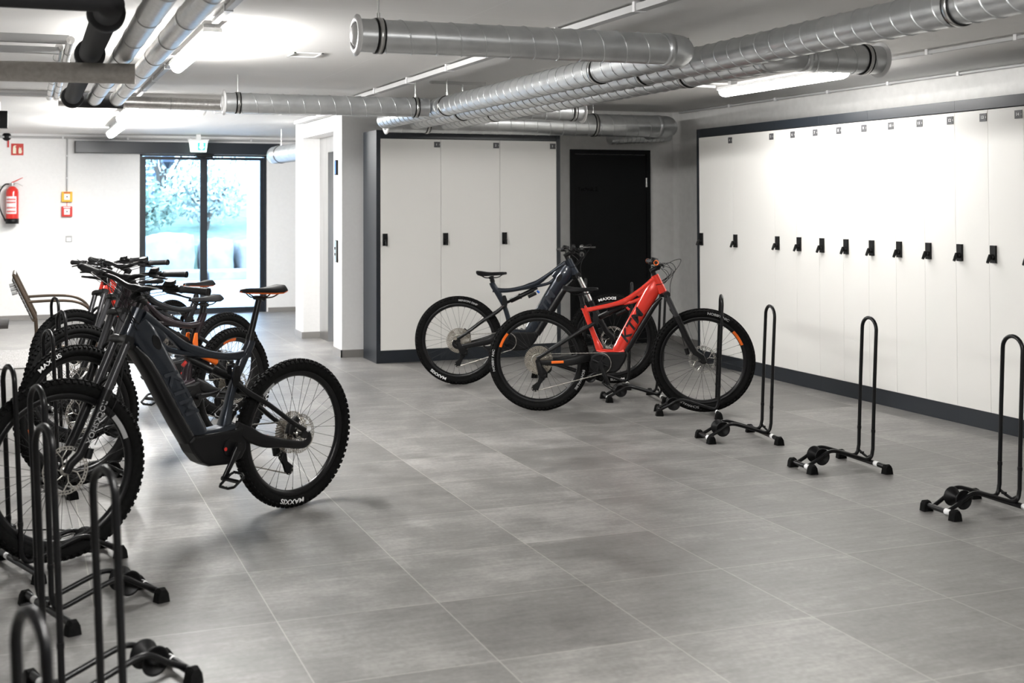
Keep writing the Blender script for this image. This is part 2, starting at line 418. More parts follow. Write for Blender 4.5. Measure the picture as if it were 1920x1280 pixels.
# exit sign
t = thing('exit_sign', 'small lit green and white escape route sign hanging before the glass door', 'sign', (2.23, 16.7, 2.33))
mk('sign_box', G().prism([(-.125, .075), (.125, .075), (.105, -.075), (-.105, -.075)], -.02, .02), 'exitw', t, None, .003)
pf = mk('pictogram', G().prism([(-.015, .055), (.10, .055), (.09, -.055), (-.015, -.055)], -.0235, -.0205), 'exitg', t)
mk('arrow', G().prism([(.02, .045), (.06, .045), (.06, -.005), (.08, -.005), (.04, -.045), (.0, -.005), (.02, -.005)], -.0265, -.024), 'exitw', t)
mk('ceiling_mount', G().box((-.14, -.03, .075), (.14, .03, .10)).box((-.03, -.02, .10), (.03, .02, .165)), 'lampw', t)

# ------------------------------------------------------------------ entrance wall fittings
YW = YE
t = thing('fire_extinguisher', 'red fire extinguisher with black hose hanging on the white entrance wall', 'fire extinguisher', (-.165, YW - .11, 1.30))
mk('cylinder', G().lathe([(.0, 0), (.078, 0), (.082, .03), (.082, .40), (.074, .44), (.045, .475), (.024, .485), (.0, .485)]), 'ext_red', t)
mk('foot_ring', G().lathe([(.0, -.012), (.084, -.012), (.085, .055), (.0, .055)]), 'blk', t)
lb = G()
for k in range(9):
    a0 = R(-150 + k * 11); a1 = a0 + R(11)
    lb._add([V(.0835 * math.cos(a), .0835 * math.sin(a), z) for a in (a0, a1) for z in (.12, .35)], [(0, 2, 3, 1)], True)
mk('label', lb, 'white', t)
for k, z in enumerate((.31, .27, .20, .15)):
    q = G()
    for j in range(7):
        a0 = R(-142 + j * 12); a1 = a0 + R(9)
        q._add([V(.0845 * math.cos(a), .0845 * math.sin(a), zz) for a in (a0, a1) for zz in (z - .012, z + .012)], [(0, 2, 3, 1)], True)
    mk('printed_block', q, 'ext_red', t)
v = mk('valve', G().cyl((0, 0, .48), (0, 0, .53), .02).cyl((-.04, 0, .515), (.03, 0, .515), .012), 'steel', t)
mk('lever', G().tube([(-.01, 0, .53), (.05, 0, .56), (.13, 0, .60)], [.008, .007, .004], 8), 'ext_red', v)
mk('lever', G().tube([(-.01, 0, .515), (.06, 0, .525), (.13, 0, .49)], [.008, .007, .004], 8), 'steel', v)
mk('hose', G().tube(spline([(-.03, 0, .515), (-.10, -.01, .50), (-.165, -.02, .38), (-.155, -.02, .20), (-.10, -.01, .06), (-.085, 0, .02)]), .0095, 8), 'blk', t)
for z in (.05, .33): mk('wall_bracket', G().box((-.03, .06, z), (.03, .11, z + .05)), 'blk', t)
t = thing('fire_extinguisher_sign', 'square red sign with extinguisher and flame pictograms above the extinguisher', 'sign', (-.106, YW - .004, 2.28))
mk('sign_plate', G().cbox((0, 0, 0), (.156, .006, .156)), 'sign_red', t)
mk('extinguisher_pictogram', G().prism([(-.055, -.055), (-.015, -.055), (-.015, .02), (-.028, .035), (-.01, .05), (-.035, .055), (-.055, .035), (-.05, .02), (-.055, .015)], -.0055, -.0032), 'cream', t)
mk('flame_pictogram', G().prism([(.02, -.055), (.05, -.055), (.06, -.03), (.05, .005), (.052, .03), (.035, .012), (.03, .035), (.018, .01), (.014, -.025)], -.0055, -.0032), 'cream', t)
for nm, lab, z, c in (('call_point', 'yellow square manual call point above the red one on the white wall', 1.645, 'yellow'), ('call_point', 'red square manual call point below the yellow one on the white wall', 1.445, 'ext_red')):
    t = thing(nm, lab, 'call point', (.53, YW, z), 0, 'call points beside the entrance')
    mk('housing', G().cbox((0, -.025, 0), (.14, .05, .14)), c, t, None, .008)
    p = mk('face', G().cbox((0, -.052, -.002), (.075, .006, .08)), 'white', t, None, .003)
    mk('press_point', G().cyl((0, -.054, 0), (0, -.058, 0), .009, 12), 'blk', p)
    mk('caption', G().cbox((0, -.0505, .056), (.09, .003, .014)), 'white' if c == 'ext_red' else 'sign_red', t)
t = thing('light_switch', 'small grey wall switch low on the white wall left of the door', 'switch', (.557, YW, 1.075))
mk('switch_plate', G().cbox((0, -.006, 0), (.085, .012, .085)), 'cond', t, None, .003)
mk('rocker', G().cbox((0, -.014, -.008), (.055, .006, .05)), 'white', t)
t = thing('conduit_riser', 'thin grey conduit running down the white wall to the yellow call point', 'conduit', (.53, YW, 0))
mk('conduit_pipe', G().cyl((0, -.022, 1.72), (0, -.022, 2.43), .010, 8), 'cond', t)
for z in (1.9, 2.2): mk('clip', G().cbox((0, -.018, z), (.034, .036, .018)), 'lampw', t)
mk('cable', G().tube([(0, -.02, 1.72), (0, -.02, 1.50)], .004, 6), 'ext_red', t)
t = thing('mat', 'grey striped entrance mat lying on the floor behind the patio chair', 'mat', (0.10, 11.7, 0))
mk('mat_surface', G().cbox((-.35, 1.1, .006), (.75, 1.5, .012)), 'mat', t, None, .003)
t = thing('ceiling_box', 'black box hanging under the ceiling at the far left edge', 'box', (-.33, 11.9, 2.33))
mk('box_body', G().cbox((0, 0, 0), (.34, .10, .16)), 'blk', t)
for x in (-.1, .1): mk('hanger', G().cyl((x, 0, .08), (x, 0, .165), .006, 6), 'steel', t)
t = thing('wall_bell', 'small round black alarm bell high on the white wall at the left edge', 'bell', (-.24, YW, 2.45))
mk('bell_dome', G().lathe([(0, .05), (.03, .045), (.055, .02), (.058, 0), (0, 0)], (0, 0, 0), (0, -1, 0), 20), 'blk', t)
mk('tag', G().cbox((.02, -.02, -.10), (.02, .008, .09)), 'ext_red', t)

# ------------------------------------------------------------------ dark door with steel handle
d3 = tag(thing('door_3', None, None, (6.011, YB, 0)), 'black plant room door in the back wall', None, None, 'structure')
mk('door_frame', G().box((-.483, -.03, 0), (-.435, 0, 2.125)).box((.435, -.03, 0), (.483, 0, 2.125)).box((-.435, -.03, 2.077), (.435, 0, 2.125)), 'steel_door', d3)
lf = mk('door_leaf', G().box((-.43, -.022, .008), (.43, 0, 2.072)), 'steel_door', d3)
writing('lettering', 'Technik 2', .06, (1, 0, 0), (0, 0, 1), (-.28, -.0232, 1.693), 'blacktxt', lf)
h = mk('door_handle', G().cyl((-.357, -.022, 1.07), (-.357, -.032, 1.07), .027, 20).cyl((-.357, -.03, 1.07), (-.357, -.065, 1.07), .010, 12)
       .tube([(-.357, -.062, 1.07), (-.33, -.066, 1.07), (-.215, -.066, 1.068)], .0095, 10), 'steel', d3)
k_ = mk('lock_rosette', G().cyl((-.357, -.022, .993), (-.357, -.032, .993), .027, 20), 'steel', d3)
mk('cylinder', G().cbox((-.357, -.036, .987), (.010, .012, .032)), 'blk', k_)
for z in (.35, 1.72): mk('hinge', G().cyl((.432, -.03, z), (.432, -.03, z + .10), .010, 10), 'steel', d3)

# ================================================================== LOCKERS
def handle_mesh():
    g = G()
    g.cbox((0, -.008, 0), (.048, .016, .118))
    return g
def lever_mesh():
    g = G()
    g.cyl((0, -.018, -.018), (0, -.036, -.018), .019, 16)
    g.blade([(0, -.034, -.005), (0, -.046, -.03), (0, -.060, -.058)], [.013, .012, .009], [.010, .010, .009], 12, 2.4, side=V(1, 0, 0))
    return g
HM, LM = handle_mesh().mesh('lock_plate'), lever_mesh().mesh('lever')
def locker(name, label, x0, x1, doors, num, loc, rz, group, end=(False, False)):
    """a unit built in its own frame: front faces -y, x along the front"""
    t = thing(name, label, 'locker', loc, rz, group)
    H, D, K, B = 2.26, .47, .12, .078
    gp_ = .0015 if loc[0] < 6 else .0007
    c = G()
    c.box((x0, .02, K), (x1, D, H - B))                       # carcass
    c.box((x0, 0, H - B), (x1, D, H)).box((x0, .004, 0), (x1, D, K))
    if end[0]: c.box((x0 - .042, -.004, 0), (x0, D, H))
    if end[1]: c.box((x1, -.004, 0), (x1 + .042, D, H))
    mk('cabinet', c, 'anth', t, None, .0015)
    for i, (a, e) in enumerate(doors):
        o = mk('door', G().box((a + gp_, -.002, K + .003), (e - gp_, .018, H - B - .006)), 'door', t, None, .0012)
        hm = mk('handle', HM, 'blk', o, T_(a + .045, -.002, 1.195))
        mk('lever', LM, 'satin', o, T_(a + .045, -.002, 1.195))
        p = mk('number_plate', G().cbox((e - .04, -.004, 2.125), (.062, .003, .055)), 'plate', o)
        me = text_mesh(str(num + i), .030, .0002)
        mk('number', me, 'white', o, basis((1, 0, 0), (0, 0, 1), (e - .046, -.006, 2.125)))
        mk('number_mark', G().cbox((e - .014, -.0062, 2.125), (.002, .001, .012)), 'white', o)
    return t
# three units facing the camera, left of the black door
bx = [3.242, 3.863, 4.49, 5.112]
for i in range(3):
    locker('locker', ['locker 1 of the back bank, beside the white lift pier, dark side panel showing', 'middle of the three back lockers, cream front',
                      'right-hand one of the three back lockers, beside the black door'][i], 0, bx[i + 1] - bx[i], [(0, bx[i + 1] - bx[i])], i + 1,
           (bx[i], 11.232, 0), 0, 'cream lockers on the back wall', (i == 0, i == 2))
# bank along the right wall, unit frame turned so its front faces -X
ys = [10.205, 9.613, 8.957, 8.336, 7.72, 6.79, 5.86, 4.93]
nd = [1, 1, 2, 2, 3, 3, 3]; num = 4
labs = ['far end locker of the right-hand bank, one wide cream door numbered 4', 'second locker from the far end of the right-hand bank, one wide door',
        'third locker from the far end of the right bank, doors numbered 6 and 7', 'locker with two narrow doors in the brightly lit middle of the right bank',
        'locker with three narrow doors numbered 10 to 12 on the right', 'nearest locker of the right bank, its doors cut off by the photo edge']
for i in range(6):
    W = ys[i] - ys[i + 1]; k = nd[i]
    locker('locker', labs[i], 0, W, [(W * j / k, W * (j + 1) / k) for j in range(k)], num, (6.164, ys[i], 0), R(-90), 'cream lockers along the right wall', (i == 0, False))
    num += k

# ================================================================== DUCTS, PIPES, CONDUITS
def duct(name, label, path, r, caps=(False, False), clamps=(), group='galvanised ventilation ducts', seam=.125, rods=True, cat='duct', nseg=28):
    """spiral duct along a polyline path with rounded bends; seams every 'seam' metres"""
    P = [Vector(p) for p in path]
    t = thing(name, label, cat, P[0], 0, group)
    pts = []
    RB = r * 1.5
    for i, p in enumerate(P):
        if 0 < i < len(P) - 1:
            a = (P[i - 1] - p).normalized(); c = (P[i + 1] - p).normalized(); q = p + a * RB; e = p + c * RB
            for k in range(9):
                s = k / 8; pts.append((1 - s) ** 2 * q + 2 * s * (1 - s) * p + s * s * e)
        else: pts.append(p)
    O = P[0]; loc = [p - O for p in pts]
    mk('duct_pipe', G().tube(loc, r, nseg, cap=True), 'zinc', t)
    # raised spiral lock seam on the straight runs
    g = G()
    for i in range(len(P) - 1):
        a, c = P[i] - O, P[i + 1] - O; d = (c - a); ln = d.length; d.normalize()
        s0 = RB if i > 0 else .06; s1 = ln - (RB if i < len(P) - 2 else .06)
        if s1 - s0 < .1: continue
        turns = (s1 - s0) / seam; n = int(turns * 20); u = d.orthogonal().normalized(); w_ = d.cross(u)
        hel = [a + d * (s0 + (s1 - s0) * k / n) + (r + .0005) * (math.cos(2 * PI * k / 20) * u + math.sin(2 * PI * k / 20) * w_) for k in range(n + 1)]
        g.tube(hel, .0042, 4, cap=True)
    for i in range(1, len(P) - 1):       # collars at the bends
        for q in (P[i - 1], P[i + 1]):
            dd = (q - P[i]).normalized(); o = P[i] + dd * RB - O
            g.lathe([(r, -.02), (r + .004, -.02), (r + .004, .02), (r, .02)], o, dd, nseg)
    mk('spiral_seam', g, 'zinc', t)
    for end, flag in ((0, caps[0]), (1, caps[1])):
        if not flag: continue
        p = (P[0] if end == 0 else P[-1]) - O; d = ((P[0] - P[1]) if end == 0 else (P[-1] - P[-2])).normalized()
        c = mk('end_cap', G().lathe([(r, -.005), (r + .018, 0), (r + .020, .008), (r * .95, .020), (r * .80, .012)], p, d, nseg, full=False), 'lampw', t)
        mk('valve_disc', G().lathe([(0, .030), (r * .45, .028), (r * .74, .012), (r * .76, 0), (0, 0)], p, d, nseg), 'lampw', c)
    for ci, s in enumerate(clamps):      # (segment, distance)
        seg, dist = s; a = P[seg]; d = (P[seg + 1] - P[seg]).normalized(); c = a + d * dist - O
        q = mk('pipe_clamp', G().lathe([(r, -.020), (r + .006, -.019), (r + .006, -.012), (r, -.011)], c, d, nseg, full=False).lathe([(r, .011), (r + .006, .012), (r + .006, .019), (r, .020)], c, d, nseg, full=False), 'blk', t)
        mk('clamp_band', G().lathe([(r, -.0105), (r + .0075, -.010), (r + .0075, .010), (r, .0105)], c, d, nseg, full=False), 'steel', q)
        zt = ZC if (c + O).y < YS or (c + O).x > 3 else ZF
        mk('hanging_rod', G().cyl(c + V(0, 0, r), V(c.x, c.y, zt - O.z), .004, 6).cyl(c + V(0, 0, r), c + V(0, 0, r + .03), .009, 8), 'steel', q)
    return t
ZD, RD = 2.33, .078
duct('ventilation_duct', 'spiral duct with white end valve crossing the picture top centre, joining the long left run', [(1.45, 5.40, ZD), (3.19, 5.40, ZD), (3.19, 10.9, ZD)], RD, (True, False), ((0, .10), (1, .98), (1, 3.72)))
duct('ventilation_duct', 'middle long spiral duct running out of the top right corner above the lockers', [(3.50, -1.5, ZD), (3.50, 10.9, ZD)], RD, (False, False), ((0, 5.32), (0, 7.88), (0, 11.1)))
duct('ventilation_duct', 'right-hand long spiral duct bending to a white end valve above the bright lamp', [(4.42, 5.44, ZD), (3.81, 5.44, ZD), (3.81, 10.9, ZD)], RD, (True, False), ((0, .10), (1, .98), (1, 4.2)))
duct('ventilation_duct', 'spiral duct with white end valve on the left, meeting the long runs', [(1.45, 9.36, ZD), (3.105, 9.36, ZD)], RD, (True, False), ((0, .10), (0, 1.55)))
duct('ventilation_duct', 'short spiral duct stub with end valve pointing right above the back lockers', [(3.895, 9.36, ZD), (4.50, 9.36, ZD)], RD, (False, True), ((0, .52),))
duct('main_duct', 'thick galvanised main duct lying along the back wall above the lockers', [(3.24, 11.0, 2.335), (6.32, 11.0, 2.335), (6.32, 11.62, 2.335)], .112, (True, False), ((0, .40), (0, 2.18)), seam=.14)
duct('duct_end', 'shadowed ribbed duct elbow below the main duct at the wall corner', [(5.88, 11.55, 2.255), (6.60, 11.55, 2.30)], .085, (False, False), (), seam=.05)
duct('ventilation_duct', 'bright spiral duct end beside the entrance door, lit blue by the daylight', [(3.03, 15.4, 2.17), (3.24, 13.9, 2.19)], .11, (False, False), ((0, .25),), seam=.05)

def pipe(name, label, path, r, m, group=None, bands=0, cat='pipe', sockets=(), zt=None):
    P = [Vector(p) for p in path]; O = P[0]
    t = thing(name, label, cat, O, 0, group)
    mk('pipe_body', G().tube([p - O for p in P], r, 24), m, t)
    if bands:
        for i in range(len(P) - 1):
            d = (P[i + 1] - P[i]); n = int(d.length / bands); dn = d.normalized()
            for k in range(1, n + 1):
                mk('joint_band', G().lathe([(r, -.006), (r + .0025, -.006), (r + .0025, .006), (r, .006)], P[i] + dn * (k * bands) - O, dn, 24, full=False), 'steel' if m != 'foam' else 'foam', t)
    for (p, d) in sockets:
        mk('socket', G().lathe([(r, -.045), (r + .018, -.03), (r + .020, .03), (r + .010, .035), (r + .002, .030)], Vector(p) - O, d, 24, full=False), 'foam', t)
    return t
pipe('drain_pipe', 'black drain pipe with wide sockets running back beneath the ceiling at the top left', [(-1.2, 4.42, 2.28), (.24, 4.42, 2.28), (.285, 4.50, 2.27), (.285, 8.30, 2.245), (.33, 8.42, 2.245), (.62, 8.42, 2.245)], .052, 'foam', None, 0, 'pipe',
     (((.285, 4.72, 2.27), (0, 1, 0)), ((.285, 5.95, 2.26), (0, 1, 0)), ((.285, 8.2, 2.245), (0, 1, 0))))
pipe('insulated_pipe', 'silver foil lagged pipe next to the black drain pipe, left of its twin', [(.43, -1, 2.25), (.43, 8.35, 2.25)], .048, 'foil', 'silver lagged pipes at the top left', .62)
pipe('insulated_pipe', 'silver foil lagged pipe nearest the lamp, right of its twin', [(.575, -1, 2.25), (.575, 8.35, 2.25)], .048, 'foil', 'silver lagged pipes at the top left', .62)
pipe('insulated_pipe', 'dull grey foil lagged pipe crossing below the other pipes at the left edge', [(-3.0, 6.1, 2.15), (.475, 5.73, 2.15)], .047, 'matfoil', None, .9)
pipe('insulated_pipe', 'foil lagged pipe running across behind the duct with the white end valve', [(.25, 10.35, 2.40), (3.0, 10.35, 2.38)], .052, 'foil', None, .9)
pipe('insulated_pipe', 'thin silver lagged pipe under the ceiling bracket, left of the pair', [(.172, 7.02, 2.42), (.178, 10.4, 2.42)], .022, 'foil', 'thin silver pipes at the left', .5)
pipe('insulated_pipe', 'thin silver lagged pipe under the ceiling bracket, right of the pair', [(.222, 6.7, 2.42), (.232, 10.4, 2.42)], .022, 'foil', 'thin silver pipes at the left', .5)
def tray(label, a, c, wd, ht, cat='conduit', name='cable_conduit', m='cond', clip=1.2, off=0.):
    a, c = Vector(a), Vector(c); O = a
    t = thing(name, label, cat, O, 0, 'surface conduits under the ceiling')
    d = (c - a); ln = d.length; d.normalize(); s = V(0, 0, 1).cross(d).normalized()
    Mx = Matrix(((d.x, s.x, 0, 0), (d.y, s.y, 0, 0), (d.z, s.z, 1, 0), (0, 0, 0, 1)))
    if ht: mk('conduit_pipe', G().box((0, -wd / 2, -ht), (ln, wd / 2, 0), T=Mx), m, t)
    else: mk('conduit_pipe', G().cyl((0, 0, 0), d * ln, wd / 2, 10), m, t)
    n = int(ln / clip)
    for k in range(n):
        x = clip * (k + .5)
        mk('clip', G().box((x - .012, -wd / 2 - .006, -(ht or wd) - .004 + (0 if ht else wd / 2)), (x + .012, wd / 2 + .006, .012 + (0 if ht else wd / 2)), T=Mx), 'lampw', t)
    return t
tray('grey conduit leading back from the top edge to the ceiling lamp at the left', (.955, 2.0, ZC - .012), (.955, 6.5, ZC - .012), .034, .022, clip=.9)
tray('grey conduit between the left ceiling lamp and the ceiling step', (.955, 8.35, ZC - .012), (.955, 11.2, ZC - .012), .034, .022, clip=.9)
tray('light grey cable channel running back along the middle of the ceiling', (2.88, 2.0, ZC - .012), (2.88, 10.85, ZC - .012), .055, .035, clip=.95)
tray('cable channel under the far ceiling beside the lift wall', (2.93, 11.3, ZF - .002), (2.93, 13.6, ZF - .002), .07, .04, clip=.8)
tray('grey conduit on the ceiling above the right-hand lockers', (5.58, 3.0, ZC - .012), (5.58, 6.9, ZC - .012), .030, .02, clip=.75)
tray('grey conduit high on the wall above the right-hand lockers', (6.765, 3.0, 2.535), (6.765, 11.6, 2.535), .024, 0, clip=.8)
tray('grey conduit crossing the ceiling to the bright lamp on the right', (4.65, 8.72, ZC - .012), (5.50, 8.85, ZC - .012), .026, .02, clip=.4)
tray('grey conduit along the top of the white entrance wall', (-2.5, 17.12, 2.445), (3.7, 17.12, 2.445), .030, 0, clip=.85)
tray('grey conduit running from the smoke detector towards the lift wall', (1.80, 12.3, ZF - .002), (2.85, 12.3, ZF - .002), .04, .03, clip=.45)
tray('grey conduit along the step of the ceiling at the left', (-2.5, 11.22, ZF + .03), (.9, 11.22, ZF + .03), .03, .02, clip=.9)
tray('upper grey cable channel at the top left below the ceiling', (-2.5, 6.9, 2.47), (.22, 6.9, 2.47), .05, .045, name='cable_channel', clip=.6)
tray('lower grey cable channel at the top left below the ceiling', (-2.5, 7.0, 2.415), (.17, 7.0, 2.415), .05, .035, name='cable_channel', clip=5)
for lab, x0, x1, y in (('steel support rail on the ceiling behind the far ends of the ducts', 3.12, 3.6, 9.33), ('steel support rail on the ceiling above the near duct bends', 3.45, 3.80, 6.42)):
    t = thing('support_rail', lab, 'rail', (x0, y, ZC)); mk('rail', G().box((0, -.02, -.025), (x1 - x0, .02, 0)), 'steel', t)
t = thing('ceiling_hatch', 'small square hatch outline in the ceiling right of the left lamp', 'hatch', (1.77, 7.95, ZC))
mk('hatch_frame', G().box((-.10, -.12, -.006), (.10, -.10, 0)).box((-.10, .10, -.006), (.10, .12, 0)).box((-.10, -.12, -.006), (-.085, .12, 0)).box((.085, -.12, -.006), (.10, .12, 0)), 'lampw', t)
t = thing('smoke_detector', 'round white smoke detector on the far ceiling', 'detector', (1.67, 12.3, ZF))
mk('detector_base', G().lathe([(0, 0), (.055, 0), (.055, -.02), (0, -.02)]), 'white', t)
mk('detector_head', G().lathe([(.045, -.02), (.048, -.035), (.03, -.06), (0, -.062)]), 'white', t)

# ------------------------------------------------------------------ fluorescent lamps
def lamp(label, x, y0, y1, z, m='tube'):
    t = thing('ceiling_light', label, 'lamp', (x, (y0 + y1) / 2, z), 0, 'tubular ceiling lights')
    h = (y1 - y0) / 2; zc = (ZC if (y1 < YS or x > 3) else ZF) - z
    # housing
    mk('housing', G().prism([(-.05, .062), (.05, .062), (.055, .035), (-.055, .035)], -h, h), 'lampw', t, None, .004)
    # rounded diffuser with closed ends
    rs = []
    for yy, s in ((-h + .0, .55), (-h + .02, .9), (-h + .05, 1), (h - .05, 1), (h - .02, .9), (h, .55)):
        rs.append([V(.050 * s * math.cos(PI + PI * k / 12), yy, .036 + .058 * s * math.sin(PI + PI * k / 12)) for k in range(13)])
    mk('diffuser', G().rings(rs, mi=0), m, t)
    for s in (-1, 1):
        mk('bracket', G().box((-.03, s * h * .8 - .02, .062), (.03, s * h * .8 + .02, max(zc, .066))), 'lampw', t)
    return t
lamp('tubular ceiling light nearest the silver pipes at the upper left', .96, 6.62, 8.28, 2.45, 'tube_hot')
lamp('farther tubular ceiling light near the entrance, the higher of the two', .93, 11.4, 12.9, 2.40)
lamp('tubular ceiling light closest to the glass entrance door', .98, 13.4, 15.3, 2.375, 'tube_hot')
lamp('bright tubular ceiling light above the right-hand lockers', 5.49, 7.10, 8.72, 2.45, 'tube_soft')
lamp('added unseen tubular light on the middle cable channel, brightening the back lockers', 2.88, .6, 2.2, 2.45, 'tube_soft')  # no known lamp here: added out of view to lift the back lockers
lamp('tubular ceiling light over the near left bike stands, above the picture', .96, 1.0, 2.6, 2.45)

# ================================================================== OUTDOORS
struct('ground', G().box((-25, YE + .25, -.12), (35, 60, -.005)), 'paving')
def boulder(label, x, y, w_, h, d, seed):
    rn = random.Random(seed)
    me = bpy.data.meshes.new('boulder'); import bmesh
    bm = bmesh.new(); bmesh.ops.create_cube(bm, size=1); bmesh.ops.subdivide_edges(bm, edges=bm.edges[:], cuts=5, use_grid_fill=True)
    for v in bm.verts:
        p = v.co; q = p.normalized() * .62; p = p.lerp(q, .35)
        n = rn.uniform(-.03, .03); v.co = V(p.x * (1 + n) * w_, p.y * (1 + n) * d, (p.z + .5) * h * (1 + n))
    bm.to_mesh(me); bm.free()
    for p in me.polygons: p.use_smooth = True
    o = mk('boulder', me, 'stone'); o.location = (x, y, -.03); o.rotation_euler = (0, 0, rn.uniform(-.2, .2))
    return tag(o, label, 'boulder', 'pale boulders of the garden wall')
boulder('pale boulder at the left edge of the glass door view', 1.86, 26, .64, .80, .8, 1)
boulder('largest pale boulder seen through the left glass pane', 2.86, 26, 1.02, .92, .9, 2)
boulder('pale boulder behind the middle frame of the glass door', 3.83, 26, .66, .80, .8, 3)
boulder('tall pale boulder seen through the right glass pane', 4.72, 26, 0.86, .78, .9, 4)
boulder('broad pale boulder at the right end of the glass door view', 5.88, 26, 1.05, 1.0, .9, 5)
kb = G()
for i in range(7): kb.cbox((1.2 + i * .92, 24.9, .08), (.88, .45, .24))
tag(mk('kerb_stones', kb, 'stone', bevel=.05), 'low row of pale kerb stones before the boulders', 'kerb')
tag(mk('bank', G().prism([(27, -.1), (27, .62), (30, 1.2), (45, 2.0), (45, -.1)], -15, 25, 'x'), 'grass'), 'grassy bank rising behind the boulders', 'bank')
def shrub(name, label, x, y, z, w_, h, n, m, seed, trunk=0.):
    rn = random.Random(seed); t = thing(name, label, 'tree' if trunk else 'shrub', (x, y, z), 0, 'garden plants behind the boulders')
    g = G()
    for i in range(n):
        a, c = rn.uniform(0, 2 * PI), rn.uniform(-1, 1); rr = rn.random() ** .4
        p = V(w_ * rr * math.cos(a) * math.sqrt(1 - c * c), w_ * .7 * rr * math.sin(a) * math.sqrt(1 - c * c), trunk + h * .5 + h * .5 * rr * c)
        u = V(rn.gauss(0, 1), rn.gauss(0, 1), rn.gauss(0, 1)).normalized(); v = u.orthogonal().normalized(); s = rn.uniform(.05, .12)
        g._add([p - u * s, p + v * s * .5, p + u * s, p - v * s * .5], [(0, 1, 2, 3)], False)
    mk('foliage', g, m, t)
    b = G()
    for i in range(6):
        a = rn.uniform(0, 2 * PI); b.tube([(0, 0, -.1), (.1 * math.cos(a) * w_, .1 * math.sin(a) * w_, trunk + h * .2), (.6 * math.cos(a) * w_, .4 * math.sin(a) * w_, trunk + h * .75)], [.05, .035, .01], 6)
    mk('branches', b, 'bark', t)
shrub('shrub', 'leafy green shrub low behind the left boulders', 2.4, 28, .9, 1.0, 1.1, 900, 'leaf', 1)
shrub('shrub', 'pale olive shrub behind the middle of the glass door', 4.0, 28.6, 1.0, 1.1, 1.6, 900, 'leaf2', 2)
shrub('shrub', 'green shrub behind the right boulders', 6.3, 29, 1.0, 1.2, 1.3, 800, 'leaf', 3)
shrub('garden_tree', 'tall light green tree filling the left glass pane', 3.3, 31, 1.1, 2.0, 3.6, 1900, 'leaf2', 4, .5)
shrub('garden_tree', 'tall green tree seen through the top of the right glass pane', 7.0, 32, 1.2, 2.2, 3.4, 1900, 'leaf', 5, .8)
sf = thing('slatted_fence', 'blue-grey slatted fence behind the trees on the left', 'fence', (1.4, 33, 1.2))
mk('slats', (lambda g: [g.box((-1.6, 0, .1 + k * .16), (1.9, .04, .22 + k * .16)) for k in range(13)] and g)(G()), 'slat', sf)
for x in (-1.6, .15, 1.9): mk('post', G().box((x - .05, -.02, -.3), (x + .05, .08, 2.3)), 'slat', sf)
hs = thing('house', 'blurred pale house with a dark window behind the right pane', 'house', (9.0, 38, 1.4))
mk('wall', G().box((-2.2, 0, -.6), (3.0, 3, 2.0)).box((-1.7, -.05, 2.0), (3.0, 3, 4.6)), 'render', hs)
mk('window', G().box((-.9, -.10, 2.5), (.35, -.05, 3.3)), 'slat', hs)
mk('roof', G().prism([(-2.3, 4.6), (3.4, 4.6), (3.0, 5.0), (-1.9, 5.0)], -.3, 3.3), 'slat', hs)
pc = thing('porch_column', 'white porch column just outside the right edge of the door', 'column', (3.32, 18.6, 0))
mk('shaft', G().box((-.075, -.1, -.02), (.10, .1, 3.0)), 'white', pc, None, .004)
ln = thing('garden_lantern', 'dark tapered lantern hanging outside behind the left pane', 'lantern', (2.07, 19.0, 2.25))
mk('lantern_body', G().lathe([(.0, .22), (.055, .22), (.11, -.06), (.0, -.06)], n=6, smooth=False), 'slat', ln)
mk('lantern_foot', G().lathe([(.11, -.06), (.05, -.12), (.015, -.16), (0, -.16)], n=6, smooth=False), 'anth', ln)
mk('hanging_chain', G().cyl((0, 0, .22), (0, 0, .75), .008, 6), 'anth', ln)
tag(mk('canopy', G().box((.8, YE + .27, 3.0), (4.6, 20.5, 3.08)), 'render'), 'pale porch canopy over the entrance outside', 'canopy')

# ------------------------------------------------------------------ patio chair and table at the left
c = thing('patio_chair', 'bronze metal armchair with dark slatted seat facing the bikes at the left', 'chair', (.02, 9.85, 0))
for y in (0, .56):
    mk('side_frame', G().tube([(-.10, y, 1.0), (.06, y, .66), (.07, y, .50), (.02, y, .25), (-.05, y, 0)], .014, 8).tube([(.04, y, .45), (.52, y, .43), (.50, y, 0)], .014, 8), 'brown', c)
    mk('armrest', G().tube(spline([(-.0, y, .795), (.20, y, .80), (.36, y, .785), (.46, y, .72), (.50, y, .60), (.51, y, .43)]), .011, 8), 'brown', c)
bk = G()
for k in range(10): bk.box((-.022, .0, k * .035), (-.012, .56, k * .035 + .028), T=Matrix.Translation((.05, 0, .66)) @ Matrix.Rotation(R(-25), 4, 'Y'))
mk('backrest', bk, 'sling', c)
st = G()
for k in range(9): st.box((.06 + k * .05, 0, .44), (.102 + k * .05, .56, .452))
mk('seat', st, 'sling', c)
mk('top_rail', G().cyl((-.10, 0, 1.0), (-.10, .56, 1.0), .014, 8), 'brown', c)
mk('cross_bar', G().cyl((.045, -.03, .655), (.045, .59, .655), .012, 8).cyl((.02, 0, .25), (.02, .56, .25), .01, 8), 'brown', c)
hk = G()
for z in (.93, .90, .87): hk.cyl((-.075 - (z - .87) * .3, .02, z), (-.115 - (z - .87) * .3, .02, z - .01), .014, 8)
mk('cushion_ties', hk, 'cond', c)
tb = thing('side_table', 'dark low table edge cut off by the left side of the photo', 'table', (-.42, 10.1, 0))
mk('tabletop', G().box((-.62, -.3, .60), (.30, .3, .625)), 'sling', tb)
mk('pedestal', G().cyl((-.25, 0, .02), (-.25, 0, .60), .03, 12).cyl((-.25, 0, 0), (-.25, 0, .02), .12, 20), 'brown', tb)

